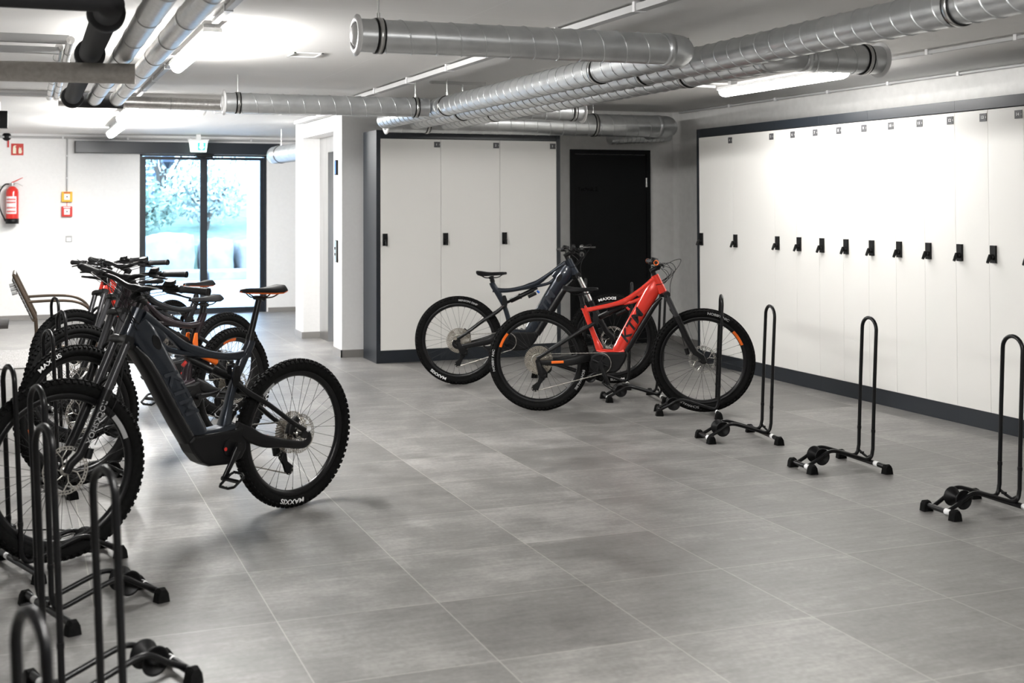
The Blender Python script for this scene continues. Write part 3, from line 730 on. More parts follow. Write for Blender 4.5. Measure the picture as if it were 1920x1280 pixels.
# charger and cable on the floor at the left edge
t = thing('charger_brick', 'black charger brick lying on the floor at the left edge', 'charger', (-.12, 5.98, 0), R(25))
mk('brick_body', G().cbox((0, 0, .032), (.16, .09, .062)), 'blk', t, None, .008)
mk('charger_cable', G().tube(spline([(.08, 0, .03), (.16, .01, .012), (.26, -.06, .008), (.30, -.16, .008), (.20, -.20, .008), (.02, -.16, .008), (-.14, -.12, .008)], 6), .004, 6), 'blk', t)

# ================================================================== BIKE STANDS
def stand_parts():
    """local frame: wheel rolls in along +x; front bar at x=0, tall loop at x=.43"""
    P = {}
    g = G()
    def rail(s):
        return spline([(0, s * .052, .034), (.07, s * .056, .070), (.125, s * .060, .104), (.165, s * .062, .112), (.22, s * .063, .100), (.33, s * .065, .066), (.385, s * .066, .052), (.415, s * .067, .066), (.427, s * .067, .11)], 5)
    a, c = rail(-1), rail(1)
    top = []
    for k in range(13):
        q = PI * k / 12; top.append(V(.458, -.067 * math.cos(q), .80 + .067 * math.sin(q)))
    path = a + [V(.431, -.067, .22), V(.444, -.067, .52)] + top + [V(.444, .067, .52), V(.431, .067, .22)] + list(reversed(c))
    g.tube(path, .0105, 12)
    for s in (-1, 1): g.cyl((.4305, s * .067, .205), (.4312, s * .067, .222), .0122, 12)
    P['frame'] = g.mesh('frame')
    P['front_bar'] = G().cyl((0, -.105, .030), (0, .105, .030), .0135, 14).mesh('front_bar')
    P['rear_bar'] = G().cyl((.41, -.225, .036), (.41, .225, .036), .0145, 14).mesh('rear_bar')
    f = G()
    rs = []
    for y, hw, z0, z1 in ((-.020, .016, 0, .040), (-.017, .022, 0, .048), (.0, .024, 0, .054), (.018, .027, 0, .050), (.022, .024, 0, .044)):
        rs.append([V(-hw * 1.15, y, z0), V(-hw * .9, y, z1 * .7), V(-hw * .5, y, z1), V(hw * .5, y, z1), V(hw * .9, y, z1 * .7), V(hw * 1.15, y, z0)])
    f.rings(rs, smooth=False)
    P['rubber_foot'] = f.mesh('rubber_foot')
    r = G()
    prof = [(.0, 0), (.010, 0), (.014, .004)]
    for k in range(1, 7): prof.append((.014 + .0055 * k, .004 + .0058 * k))
    prof += [(.049, .042), (.047, .045), (.040, .043), (.012, .018), (0, .018)]
    r.lathe(prof, (0, 0, 0), (0, 1, 0), 24)
    P['roller'] = r.mesh('roller')
    s = G().blade([(.425, -.062, .075), (.425, -.02, .052), (.425, .03, .066), (.425, .064, .080)], .009, .002, 8, side=V(1, 0, 0))
    s.cbox((.425, .035, .070), (.012, .026, .014))
    P['strap'] = s.mesh('strap')
    st = G().lathe([(.0138, -.018), (.0150, -.018), (.0150, .018), (.0138, .018)], (0, 0, 0), (0, 1, 0), 14, full=False)
    P['sticker'] = st.mesh('sticker')
    return P
SP = stand_parts()
def make_stand():
    t = thing('bike_stand', 'x', 'bike stand')
    mk('frame', SP['frame'], 'stand', t)
    mk('front_bar', SP['front_bar'], 'stand', t)
    rb = mk('rear_bar', SP['rear_bar'], 'stand', t)
    for x, y, s in ((0, -.105, 1), (0, .105, -1), (.41, -.225, 1), (.41, .225, -1)):
        mk('rubber_foot', SP['rubber_foot'], 'rubber', t, T_(x, y, 0) @ Matrix.Rotation(0 if s > 0 else PI, 4, 'Z'))
    for s in (-1, 1): mk('roller', SP['roller'], 'blk', t, T_(.105, 0, .078) @ Matrix.Rotation(0 if s > 0 else PI, 4, 'Z'))
    mk('strap', SP['strap'], 'blk', t)
    mk('sticker', SP['sticker'], 'white', t, T_(0, -.055, .030)); mk('sticker', SP['sticker'], 'white', t, T_(.41, -.125, .036))
    return t
stand0 = make_stand()
def place_stand(i, label, x, y, ang, group):
    """x, y: middle of the front bar; ang: direction of the wheel, degrees"""
    o = stand0 if i == 0 else copy_tree(stand0)
    o.location = (x, y, 0); o.rotation_euler = (0, 0, R(ang)); o['label'] = label; o['group'] = group
    return o
RG, LG = 'black bike stands of the right row', 'black bike stands of the left row'
ST = [('bike stand farthest back in the right row, before the black door', 4.30, 9.93, -25, RG),
      ('bike stand holding the front wheel of the blue-grey bike', 4.428, 9.307, -25, RG),
      ('empty bike stand between the blue-grey bike and the red bike', 4.30, 8.52, -13, RG),
      ('bike stand holding the front wheel of the red bike', 4.393, 7.862, -25, RG),
      ('empty bike stand next to the red bike, turned slightly', 4.175, 6.86, -9, RG),
      ('empty bike stand in the middle of the free right row', 4.243, 5.915, -3, RG),
      ('empty bike stand at the right edge of the photo', 4.27, 4.83, -1, RG),
      ('bike stand farthest back at the left, behind the last bike wheel', .633, 9.386, 201, LG),
      ('bike stand holding the third bike of the left row', .646, 8.215, 201, LG),
      ('bike stand holding the second bike of the left row', .546, 7.01, 201, LG),
      ('bike stand holding the front wheel of the nearest dark bike', .365, 5.585, 201, LG),
      ('empty bike stand just in front of the nearest dark bike', .472, 4.93, 201, LG),
      ('empty left bike stand with both rollers in view near the bottom edge', .485, 4.08, 201, LG),
      ('empty left bike stand whose loop rises before the nearest front wheel', .622, 3.404, 201, LG),
      ('blurred nearest bike stand in the bottom left corner', .44, 2.314, 201, LG)]
for i, s in enumerate(ST): place_stand(i, *s)

# ================================================================== BICYCLES
RW = .375
def tyre_mesh():
    g = G(); n = 96; rc, rs_ = .341, .0295
    rings = []
    for i in range(n):
        a = 2 * PI * i / n; ring = []
        for k in range(24):
            b = 2 * PI * k / 24
            ring.append(V((rc + rs_ * math.cos(b)) * math.cos(a), rs_ * 1.0 * math.sin(b), (rc + rs_ * math.cos(b)) * math.sin(a)))
        rings.append(ring)
    g.rings(rings, True)
    nk = 76
    for i in range(nk):
        for row in range(4):
            a = 2 * PI * (i + (.5 if row % 2 else 0)) / nk
            th = (R(-13), R(13), R(-50), R(50))[row]
            rad = V(math.cos(a), 0, math.sin(a)); tg = V(-math.sin(a), 0, math.cos(a)); y = V(0, 1, 0)
            nrm = rad * math.cos(th) + y * math.sin(th); sd = tg.cross(nrm)
            c = rad * rc + nrm * (rs_ + .0015)
            hx, hy = (.0085, .006) if row < 2 else (.008, .0065)
            Mx = Matrix(((tg.x, sd.x, nrm.x, c.x), (tg.y, sd.y, nrm.y, c.y), (tg.z, sd.z, nrm.z, c.z), (0, 0, 0, 1)))
            g.box((-hx, -hy, -.003), (hx, hy, .0062), T=Mx)
    return g.mesh('tyre')
def wheel_mesh():
    """rim + hub, centre at the origin, axis y"""
    g = G()
    prof = [(.316, -.0165), (.312, -.018), (.302, -.017), (.291, -.010), (.288, 0), (.291, .010), (.302, .017), (.312, .018), (.316, .0165)]
    g.lathe([(r, h) for r, h in prof] , (0, 0, 0), (0, 1, 0), 72, full=False)
    g.lathe([(0, -.055), (.010, -.055), (.011, -.034), (.026, -.032), (.026, -.027), (.014, -.022), (.013, .018), (.028, .022), (.028, .028), (.012, .032), (.010, .055), (0, .055)], (0, 0, 0), (0, 1, 0), 24)
    g.cyl((.289, 0, 0), (.262, 0, 0), .0028, 6)
    return g.mesh('wheel')
def spokes_mesh():
    g = G()
    for i in range(32):
        side = 1 if i % 2 else -1; a = 2 * PI * i / 32; lead = R(62) * (1 if (i // 2) % 2 else -1)
        h = V(.025 * math.cos(a + lead), side * .027, .025 * math.sin(a + lead)); r = V(.292 * math.cos(a), side * .004, .292 * math.sin(a))
        g.cyl(h, r, .0011, 4, cap=False)
        g.cyl(r, V(.277 * math.cos(a), side * .005, .277 * math.sin(a)), .0021, 5)
    return g.mesh('spokes')
def rotor_mesh(r=.1):
    g = G(); n = 40
    for i in range(n):                    # wavy braking band with slots
        a = 2 * PI * i / n; da = 2 * PI / n
        for r0, r1, w_ in ((r - .0045, r + .001 * math.cos(i * 2.2), 1.0), (r - .016, r - .0115, 1.0), (r - .0115, r - .0045, .42)):
            k0, k1 = a, a + da * w_
            vs = [V(q * math.cos(t), y, q * math.sin(t)) for y in (-.0009, .0009) for q in (r0, r1) for t in (k0, k1)]
            g._add(vs, [(0, 1, 3, 2), (4, 6, 7, 5), (0, 4, 5, 1), (2, 3, 7, 6)], False)
    for i in range(6):
        a = 2 * PI * i / 6
        p = [V(.02 * math.cos(a), 0, .02 * math.sin(a)), V(.052 * math.cos(a + .25), 0, .052 * math.sin(a + .25)), V((r - .014) * math.cos(a + .62), 0, (r - .014) * math.sin(a + .62))]
        g.blade(p, .0035, .0009, 6, side=V(0, 1, 0))
        g.blade([p[1], V((r - .014) * math.cos(a + .1), 0, (r - .014) * math.sin(a + .1))], .0028, .0009, 6)
    g.lathe([(.0, -.002), (.024, -.002), (.024, .002), (.0, .002)], (0, 0, 0), (0, 1, 0), 20)
    return g.mesh('rotor')
def cassette_mesh():
    g = G()
    rad = [.104, .094, .084, .074, .065, .056, .048, .041, .034, .028, .023]
    for i, r in enumerate(rad):
        y = -.024 - i * .0036; nt = int(r * 2 * PI / .0127)
        poly = []
        for k in range(nt * 4):
            a = 2 * PI * k / (nt * 4); q = r + (.0035 if k % 4 in (1, 2) else -.0025); poly.append((q * math.cos(a), q * math.sin(a)))
        m = len(poly); ri = r - .0055
        inner = [(ri * math.cos(2 * PI * k / m), ri * math.sin(2 * PI * k / m)) for k in range(m)]
        vs = [V(p[0], yy, p[1]) for yy in (y - .0009, y + .0009) for pp in (poly, inner) for p in pp]
        fs = []
        for k in range(m):
            l = (k + 1) % m
            fs += [(k, l, m + l, m + k), (2 * m + k, 3 * m + k, 3 * m + l, 2 * m + l), (k, 2 * m + k, 2 * m + l, l), (m + k, m + l, 3 * m + l, 3 * m + k)]
        g._add(vs, fs, False)
        for k in range(6):
            a = 2 * PI * k / 6 + i * .3
            g.blade([(.016 * math.cos(a), y, .016 * math.sin(a)), ((ri + .002) * math.cos(a + .35), y, (ri + .002) * math.sin(a + .35))], .0022, .0009, 6)
    g.lathe([(0, -.065), (.016, -.065), (.018, -.020), (0, -.020)], (0, 0, 0), (0, 1, 0), 16)
    return g.mesh('cassette')
def pedal_mesh():
    """platform pedal, axle along -y from the crank end (origin)"""
    g = G()
    g.cyl((0, .0, 0), (0, -.10, 0), .007, 10)
    o = [(-.050, -.018), (-.050, -.078), (-.034, -.108), (.034, -.108), (.050, -.078), (.050, -.018), (.034, -.008), (-.034, -.008)]
    n = len(o)
    for k in range(n):
        a, b = o[k], o[(k + 1) % n]; g.blade([(a[0], a[1], 0), (b[0], b[1], 0)], .0065, .0055, 8, side=V(0, 0, 1))
    g.cbox((0, -.055, 0), (.014, .096, .013))
    for x in (-.048, .048):
        for y in (-.022, -.045, -.072): g.cyl((x, y, -.010), (x, y, .010), .0018, 5)
    return g.mesh('pedal')
def crank_mesh():
    g = G()
    g.blade([(0, 0, 0), (.03, 0, 0), (.09, -.006, 0), (.15, -.010, 0), (.172, -.010, 0)], [.020, .019, .014, .013, .013], [.010, .010, .0085, .008, .008], 14, 3)
    g.cyl((0, .012, 0), (0, -.012, 0), .019, 18)
    g.cyl((.165, -.002, 0), (.165, -.020, 0), .013, 14)
    return g.mesh('crank_arm')
def saddle_mesh():
    g = G(); rs = []
    #      x,     half width, z top, thickness
    prof = [(.130, .012, -.006, .016), (.125, .019, -.001, .024), (.09, .021, .001, .028), (.04, .026, .0, .030), (-.01, .038, .0, .032), (-.05, .057, .004, .036), (-.09, .070, .011, .040), (-.118, .066, .014, .034), (-.132, .040, .012, .020)]
    for x, w_, z, th in prof:
        ring = []
        for k in range(17):
            a = PI * k / 16; cx = math.cos(a); ch = -.004 * math.exp(-(cx * 3.2) ** 2)
            ring.append(V(x, w_ * cx, z - th * (abs(cx) ** 2.6) * .9 + ch))
        for k in range(1, 8):
            a = -1 + 2 * k / 8; ring.append(V(x, w_ * .86 * a, z - th * .62))
        rs.append(ring)
    g.rings(rs)
    return g.mesh('saddle')
def saddle_shell_mesh():
    g = G(); rs = []
    prof = [(.128, .013, -.020), (.09, .0205, -.026), (.04, .026, -.028), (-.01, .038, -.030), (-.05, .0575, -.031), (-.09, .070, -.029), (-.118, .066, -.020), (-.130, .040, -.010)]
    for x, w_, z in prof: rs.append([V(x, -w_, z + .004), V(x, w_, z + .004), V(x, w_ * .9, z - .003), V(x, -w_ * .9, z - .003)])
    g.rings(rs, smooth=False)
    return g.mesh('saddle_shell')
def rails_mesh():
    g = G()
    for s in (-1, 1): g.tube(spline([(.095, s * .008, -.024), (.06, s * .018, -.045), (.03, s * .022, -.050), (-.05, s * .022, -.050), (-.09, s * .032, -.030)], 5), .0035, 8)
    return g.mesh('saddle_rails')
BM = dict(tyre=tyre_mesh(), wheel=wheel_mesh(), spokes=spokes_mesh(), rotor=rotor_mesh(), cassette=cassette_mesh(), pedal=pedal_mesh(), crank=crank_mesh(),
          saddle=saddle_mesh(), shell=saddle_shell_mesh(), rails=rails_mesh())
def tyre_text(s, ang, size, side, m, parent, sx=1.3, rad=.3425, flip=False):
    """lettering bent round the sidewall; ang = angle of its middle (degrees, x to z), side = -1 right, 1 left"""
    me = text_mesh(s, size, .0, sx, bold=.022)
    import bmesh
    bm = bmesh.new(); bm.from_mesh(me)
    for k in range(-6, 7): bmesh.ops.bisect_plane(bm, geom=bm.verts[:] + bm.edges[:] + bm.faces[:], plane_co=(0, k * size * .07, 0), plane_no=(0, 1, 0))
    bm.to_mesh(me); bm.free()
    for v in me.vertices:
        x, y = v.co.x, v.co.y
        if flip: x, y = -x, -y
        r = rad + y; a = R(ang) - x / rad * (1 if side < 0 else -1)
        # read clockwise seen from the side that shows it
        yy = math.sqrt(max(.0295 ** 2 - (r - .341) ** 2, 0)) + .0016
        v.co = V(r * math.cos(a), side * yy, r * math.sin(a))
    return mk('tyre_lettering', me, m, parent)
def rim_sticker(ang, span, side, m, parent):
    g = G(); n = 8
    for k in range(n):
        a0, a1 = R(ang - span / 2 + span * k / n), R(ang - span / 2 + span * (k + 1) / n)
        g._add([V(r * math.cos(a), side * y, r * math.sin(a)) for a in (a0, a1) for r, y in ((.2925, .0125), (.302, .0182), (.3115, .0192))], [(0, 1, 4, 3), (1, 2, 5, 4)], True)
    return mk('rim_sticker', g, m, parent)

STY = {
 'A': dict(wb=1.205, bb=(.459, .359), ht=((.868, 1.000), (.924, .872)), htr=.031,
    dt=([(.880, .945), (.835, .865), (.752, .730), (.672, .592), (.600, .462), (.560, .415)], [.050, .056, .050, .048, .046, .030], [.026, .032, .036, .038, .040, .040]),
    tt=([(.335, .742), (.400, .752), (.480, .768), (.560, .785), (.640, .808), (.700, .845), (.780, .905), (.865, .970)], [.018, .017, .016, .017, .022, .020, .016, .022], [.017, .018, .019, .021, .024, .023, .023, .026]),
    gus=([(.640, .795), (.700, .805), (.765, .828), (.810, .85)], [.016, .013, .014, .02], .020),
    st=([(.338, .768), (.352, .745), (.385, .640), (.420, .545), (.455, .455)], [.024, .023, .019, .020, .030], [.019, .019, .019, .021, .030]),
    web=([(.740, .852), (.800, .900), (.875, .955)], [.016, .034, .034], .022),
    bbs=([(.43, .445), (.50, .432), (.58, .428), (.635, .445)], [.022, .026, .030, .026], [.042, .044, .044, .042]),
    cov=([(.915, .835), (.860, .775), (.790, .665), (.715, .545), (.648, .440)], [.012, .020, .022, .022, .024], .031),
    mot=[(.385, .425), (.415, .452), (.450, .440), (.640, .440), (.660, .425), (.640, .372), (.600, .312), (.565, .285), (.480, .278), (.415, .290), (.385, .335)],
    post=((.345, .745), (.318, .872)), sad=(.330, .922, -1), shock=((.425, .675), (.655, .785)),
    pivot=(.385, .415), ss=(.425, .652), stem=.045, bar=.05, cs_lo=.0),
 'B': dict(wb=1.31, bb=(.415, .366), ht=((.945, 1.050), (1.003, .925)), htr=.034,
    dt=([(.955, .985), (.905, .905), (.815, .775), (.715, .620), (.625, .470), (.580, .415)], [.058, .066, .058, .054, .052, .036], [.030, .038, .042, .044, .045, .044]),
    tt=([(.300, .805), (.370, .795), (.450, .797), (.540, .812), (.620, .832), (.700, .868), (.800, .940), (.925, 1.020)], [.024, .020, .018, .019, .026, .022, .015, .024], [.018, .019, .020, .022, .025, .024, .023, .028]),
    gus=([(.630, .825), (.700, .832), (.775, .850), (.830, .880)], [.018, .013, .013, .02], .021),
    st=([(.292, .865), (.305, .835), (.345, .770), (.395, .660), (.425, .560), (.448, .455)], [.023, .025, .026, .020, .021, .034], [.019, .019, .020, .020, .022, .032]),
    web=([(.812, .905), (.870, .955), (.935, 1.005)], [.026, .038, .036], .024),
    bbs=([(.41, .455), (.48, .440), (.56, .430), (.625, .440)], [.022, .028, .032, .030], [.044, .048, .048, .044]),
    cov=([(.985, .880), (.905, .795), (.820, .665), (.735, .530), (.665, .425)], [.016, .030, .034, .034, .034], .0475),
    mot=[(.345, .430), (.375, .462), (.420, .448), (.660, .445), (.690, .420), (.655, .360), (.610, .310), (.565, .288), (.440, .282), (.375, .300), (.345, .345)],
    post=((.305, .850), (.245, 1.070)), sad=(.215, 1.125, -1), shock=((.415, .690), (.680, .812)),
    pivot=(.400, .462), ss=(.395, .665), stem=.045, bar=.05, cs_lo=-.045),
}
def make_bike(name, label, style, paint, loc, heading, pitch=0., steer=0., crank=-70, letters=(), lead='satin', saddle_z=None, accents='orange',
              shock_col='satin', fr=1.0, group=None, fork_txt=None, logo='blacktxt', grip_end='blk', spin=(0, 0), chainm='chain', bar_dz=0., stickers=(), stan='stanch', bars=None, shellc=None, res='blk'):
    S = STY[style]
    t = thing(name, label, 'bicycle', loc, heading, group)
    t.rotation_euler = (0, -pitch, heading)
    p2 = lambda q, y=0.: V(q[0], y, q[1])
    pl = lambda pts: [p2(q) for q in pts]
    # ---- frame
    g = G()
    h0, h1 = p2(S['ht'][0]), p2(S['ht'][1])
    g.blade([h0, h0.lerp(h1, .5), h1], [S['htr'] * .92, S['htr'], S['htr'] * 1.08], [.026, .029, .031], 18, 2.4)
    for key in ('dt', 'tt', 'gus', 'web', 'st', 'bbs'):
        q, hs, ws = S[key]; g.blade(spl2(pl(q)), spl1(hs, len(q)), spl1(ws, len(q)), 18, 2.9)
    fr_ = mk('frame', g, paint, t)
    q, hs, ws = S['cov']; mk('battery_cover', G().blade(spl2(pl(q)), spl1(hs, len(q)), ws, 14, 3), 'satin', t)
    # lettering on the down tube, both sides
    a, b = p2(S['dt'][0][3]), p2(S['dt'][0][2]); d = (b - a).normalized(); a2 = a.lerp(b, .25)
    for s in (-1, 1):
        ex = d if s < 0 else -d
        ex = d; ey = V(0, 1, 0).cross(d) if s > 0 else d.cross(V(0, 1, 0))
        if s < 0: o = writing('frame_logo', 'KTM', .098, ex, V(0, -1, 0).cross(ex), (a2.x, -(.0465 if style == 'B' else .0405), a2.z), logo, fr_, 1.28, .3, bold=.022)
        else: o = writing('frame_logo', 'KTM', .098, -ex, V(0, 1, 0).cross(-ex), (a2.x, (.0465 if style == 'B' else .0405), a2.z), logo, fr_, 1.28, .3, bold=.022)
    if style == 'B':
        for s in (-1, 1):
            el = [(.868 + .020 * math.cos(2 * PI * k / 24) * .87 + .038 * math.sin(2 * PI * k / 24) * .49, .895 - .020 * math.cos(2 * PI * k / 24) * .49 + .038 * math.sin(2 * PI * k / 24) * .87) for k in range(24)]
            mk('cable_port', G().prism(el, s * .036, s * .0405), 'blk', fr_)
    # ---- motor
    g = G().prism(S['mot'], -.055, .055)
    mo = mk('motor', g, 'blk', t, None, .014)
    for s in (-1, 1): mk('motor_cover', G().cyl((S['bb'][0] + .035, s * .054, S['bb'][1]), (S['bb'][0] + .035, s * .060, S['bb'][1]), .045, 8), 'satin', mo)
    mk('motor_badge', G().cyl((S['bb'][0] + .065, .0598, S['bb'][1] - .005), (S['bb'][0] + .065, .0612, S['bb'][1] - .005), .009, 12), 'ext_red', mo)
    # ---- rear triangle
    g = G(); pv, ssu, cl = S['pivot'], S['ss'], S['cs_lo']; hub = (0, RW)
    for s in (-1, 1):
        if style == 'A':
            g.blade(spl2([V(pv[0], s * .035, pv[1] - .02), V(.33, s * .055, .395), V(.24, s * .072, .372), V(.10, s * .076, .364), V(-.005, s * .074, .366)]), spl1([.030, .034, .030, .020, .016], 5), spl1([.010, .010, .009, .009, .007], 5), 12, 3)
        else:
            g.blade(spl2([V(pv[0], s * .035, pv[1]), V(.335, s * .055, .415), V(.26, s * .072, .375), V(.12, s * .077, .345), V(.01, s * .076, .325), V(-.035, s * .074, .345), V(-.03, s * .074, .385)]), spl1([.022, .036, .032, .022, .020, .018, .012], 7), spl1([.012, .011, .010, .009, .008, .007, .006], 7), 12, 3)
        g.blade(spl2([V(ssu[0], s * .030, ssu[1]), V(.33, s * .040, ssu[1] - .052), V(.22, s * .058, ssu[1] - .118), V(.08, s * .073, RW + .072), V(-.008, s * .075, RW + .02)]), spl1([.013, .015, .013, .012, .015], 5), spl1([.009] * 5, 5), 12, 2.6)
        g.cyl((0, s * .068, RW), (0, s * .086, RW), .020, 14)
    g.blade([V(.325, -.045, ssu[1] - .055), V(.325, .045, ssu[1] - .055)], .015, .012, 10, side=V(1, 0, 0))
    g.blade([V(.345, -.05, .41), V(.345, .05, .41)], .02, .012, 10, side=V(1, 0, 0))
    rt = mk('rear_triangle', g, 'satin', t)
    mk('brake_caliper', G().blade([V(.035, .060, RW + .085), V(.075, .060, RW + .045), V(.085, .06, RW + .01)], [.018, .024, .016], .017, 10, 3.5), 'blk', rt)
    if accents: mk('stay_accent', G().blade([V(.10, -.0862, .368 + cl * .3), V(.19, -.0862, .372 + cl * .2)], .010, .0012, 8), accents, rt)
    # ---- linkage and shock
    g = G()
    for s in (-1, 1): g.prism([(ssu[0] - .018, ssu[1] + .0), (ssu[0] + .020, ssu[1] - .02), (ssu[0] + .03, ssu[1] + .03), (ssu[0] + .012, ssu[1] + .085), (ssu[0] - .012, ssu[1] + .085)], s * .032 - .004, s * .032 + .004)
    mk('rocker_link', g, lead if lead != 'satin' else 'blk', t, None, .003)
    a, b = p2(S['shock'][0]), p2(S['shock'][1])
    g = G().tube([a, a.lerp(b, .12), a.lerp(b, .13), a.lerp(b, .42), a.lerp(b, .43), a.lerp(b, .46), a.lerp(b, .47), a.lerp(b, .86), a.lerp(b, .88), b], [.011, .012, .021, .021, .025, .025, .019, .019, .012, .011], 16)
    sh = mk('shock', g, shock_col, t)
    c = a.lerp(b, .80); n_ = (b - a).normalized(); dn = V(n_.z, 0, -n_.x)
    if res != 'blk': mk('shock_reservoir', G().cyl(c - dn * .040 - n_ * .120, c - dn * .040 - n_ * .03, .015, 14), res, sh)
    else: mk('shock_reservoir', G().cyl(c + dn * .035 - n_ * .045, c + dn * .035 + n_ * .03, .015, 14), 'blk', sh)
    mk('shock_knob', G().cyl(c + dn * .02 + n_ * .045, c + dn * .045 + n_ * .055, .009, 12), 'blue' if accents != 'orange' else 'ext_red', sh)
    # ---- wheels
    def wheel(nm, mx, rot_r, texts, spin_a, stick):
        sp = Matrix.Rotation(-R(spin_a), 4, 'Y')
        o = mk(nm, BM['wheel'], 'satin', t, mx @ sp)
        mk('tyre', BM['tyre'], 'rubber', o)
        mk('spokes', BM['spokes'], 'spoke', o)
        mk('brake_rotor', BM['rotor'], 'rotor', o, T_(0, .040, 0))
        for (s, ang, size, side, m_, flip) in texts: tyre_text(s, ang - spin_a, size, side, m_, o, flip=flip)
        for (ang, span, side, m_) in stick: rim_sticker(ang - spin_a, span, side, m_, o)
        return o
    rw = wheel('rear_wheel', T_(0, 0, RW), .1, [x[1:] for x in letters if x[0] == 'r'], spin[0], [x[1:] for x in stickers if x[0] == 'r'])
    mk('cassette', BM['cassette'], 'cass', rw)
    # ---- steering group
    u = (h0 - h1).normalized(); mid = h0.lerp(h1, .5)
    SM = T_(*mid) @ Matrix.Rotation(R(steer), 4, u) @ T_(*(-mid))
    BX = T_(*mid) @ Matrix.Rotation(R(steer if bars is None else bars), 4, u) @ T_(*(-mid))
    ax = V(S['wb'], 0, RW)
    off = V(u.z, 0, -u.x) * .030
    dist = (mid - ax).dot(u)
    foot = ax
    # fork legs parallel to the steering axis
    def along(d_, y=0., o=0.): return ax + u * d_ + V(0, y, 0) + V(u.z, 0, -u.x) * o
    crown_d = (h1 - ax).dot(u) - .022
    axis_off = (h1 - ax).dot(V(u.z, 0, -u.x))     # steerer axis relative to the axle line (negative: behind)
    leg_o = axis_off + .018
    g = G()
    for s in (-1, 1):
        g.blade([along(-.012, s * .064, 0), along(.03, s * .064, 0), along(.08, s * .063, leg_o * .8), along(.20, s * .063, leg_o), along(.34, s * .063, leg_o), along(.375, s * .063, leg_o)], [.016, .020, .021, .0215, .023, .024], [.011, .014, .018, .020, .022, .023], 16, 2.2)
    arch = [along(.355, -.063, leg_o), along(.395, -.056, leg_o - .010), along(.425, -.030, leg_o - .016), along(.432, 0, leg_o - .017), along(.425, .030, leg_o - .016), along(.395, .056, leg_o - .010), along(.355, .063, leg_o)]
    g.tube(spline(arch, 4), .0105, 10)
    g.cyl(ax + V(0, -.075, 0), ax + V(0, .075, 0), .011, 14)
    fk = mk('fork', g, 'satin', t, SM)
    st_ = G()
    for s in (-1, 1): st_.cyl(along(.30, s * .063, leg_o), along(crown_d - .005, s * .063, leg_o), .0180, 18)
    mk('stanchions', st_, stan, fk)
    cg = G()
    cg.blade([along(crown_d, -.080, leg_o), along(crown_d + .004, -.055, leg_o), along(crown_d + .006, 0, axis_off + .004), along(crown_d + .004, .055, leg_o), along(crown_d, .080, leg_o)], [.024, .026, .030, .026, .024], [.020, .021, .017, .021, .020], 12, 3, side=u)
    cg.cyl(along(crown_d, 0, axis_off), h1 + u * .01, .026, 18)
    mk('fork_crown', cg, 'satin', fk)
    if fork_txt:
        for s in (-1, 1):
            ex = u if s < 0 else -u
            e = V(0, s, 0).cross(ex)
            c = along(.23, s * .0835, leg_o); writing('fork_lettering', fork_txt, .034, ex, e, c, 'greytxt', fk, 1.05)
    mk('brake_caliper', G().blade([along(.075, .052, leg_o - .040), along(.12, .052, leg_o - .034)], .016, .016, 10, 3.5), 'blk', fk)
    fw = wheel('front_wheel', SM @ T_(*ax) @ Matrix.Scale(fr, 4), .1, [x[1:] for x in letters if x[0] == 'f'], spin[1], [x[1:] for x in stickers if x[0] == 'f'])
    # stem and bar
    top = h0 + u * .030; fwd = V(u.z, 0, -u.x)
    g = G().cyl(h0 - u * .002, top + u * .022, .0185, 18).blade([top + u * .008 - fwd * .018, top + u * .010 + fwd * .02, top + u * .014 + fwd * .048], [.018, .017, .022], [.020, .020, .026], 14, 3)
    mk('stem', g, 'satin', t, BX)
    bc = top + u * .014 + fwd * .055 + V(0, 0, bar_dz)
    if bar_dz: g = mk('stem_riser', G().cyl(top, bc - fwd * .01, .017, 14), 'satin', t, SM)
    bar = []
    for s in (-1, 1):
        seg = [bc + V(0, 0, 0), bc + V(0, s * .045, 0), bc + V(-.006, s * .13, .022), bc + V(-.020, s * .22, .028), bc + V(-.050, s * .375, .036)]
        bar.append(seg)
    path = spline(list(reversed(bar[0][1:])) + [bc] + bar[1][1:], 6)
    hb = mk('handlebar', G().tube(path, [.0112 + .0045 * math.exp(-((p.y) / .06) ** 2) for p in path], 12), 'satin', t, BX)
    for s, seg in ((-1, bar[0]), (1, bar[1])):
        e, f = seg[4], seg[3]; d = (e - f).normalized(); g0 = e - d * .138
        gp = mk('grip', G().lathe([(.0, 0), (.019, 0), (.019, .008), (.0165, .010), (.0160, .05), (.0165, .09), (.0168, .128), (.0185, .130), (.0185, .138), (0, .138)], g0, d, 16), 'grip', hb)
        mk('grip_collar', G().lathe([(.019, .1375), (.0125, .1395), (.0125, .143), (.0185, .142)], g0, d, 16, full=False), grip_end, gp)
        c0 = g0 - d * .028
        lv = G().cyl(c0 - d * .010, c0 + d * .010, .018, 14)
        lv.tube(spline([c0 + V(.022, 0, -.012) - d * .03, c0 + V(.034, 0, -.016), c0 + V(.040, 0, -.020) + d * .045, c0 + V(.050, 0, -.026) + d * .09, c0 + V(.044, 0, -.030) + d * .115], 4), [.008] * 5 + [.0065] * 5 + [.0050] * 7, 8)
        lv.tube([c0 + V(.018, 0, -.008) - d * .045, c0 + V(.024, 0, -.012), c0 + V(.028, 0, -.014) + d * .02], [.009, .010, .008], 10)
        mk('brake_lever', lv, 'satin', hb)
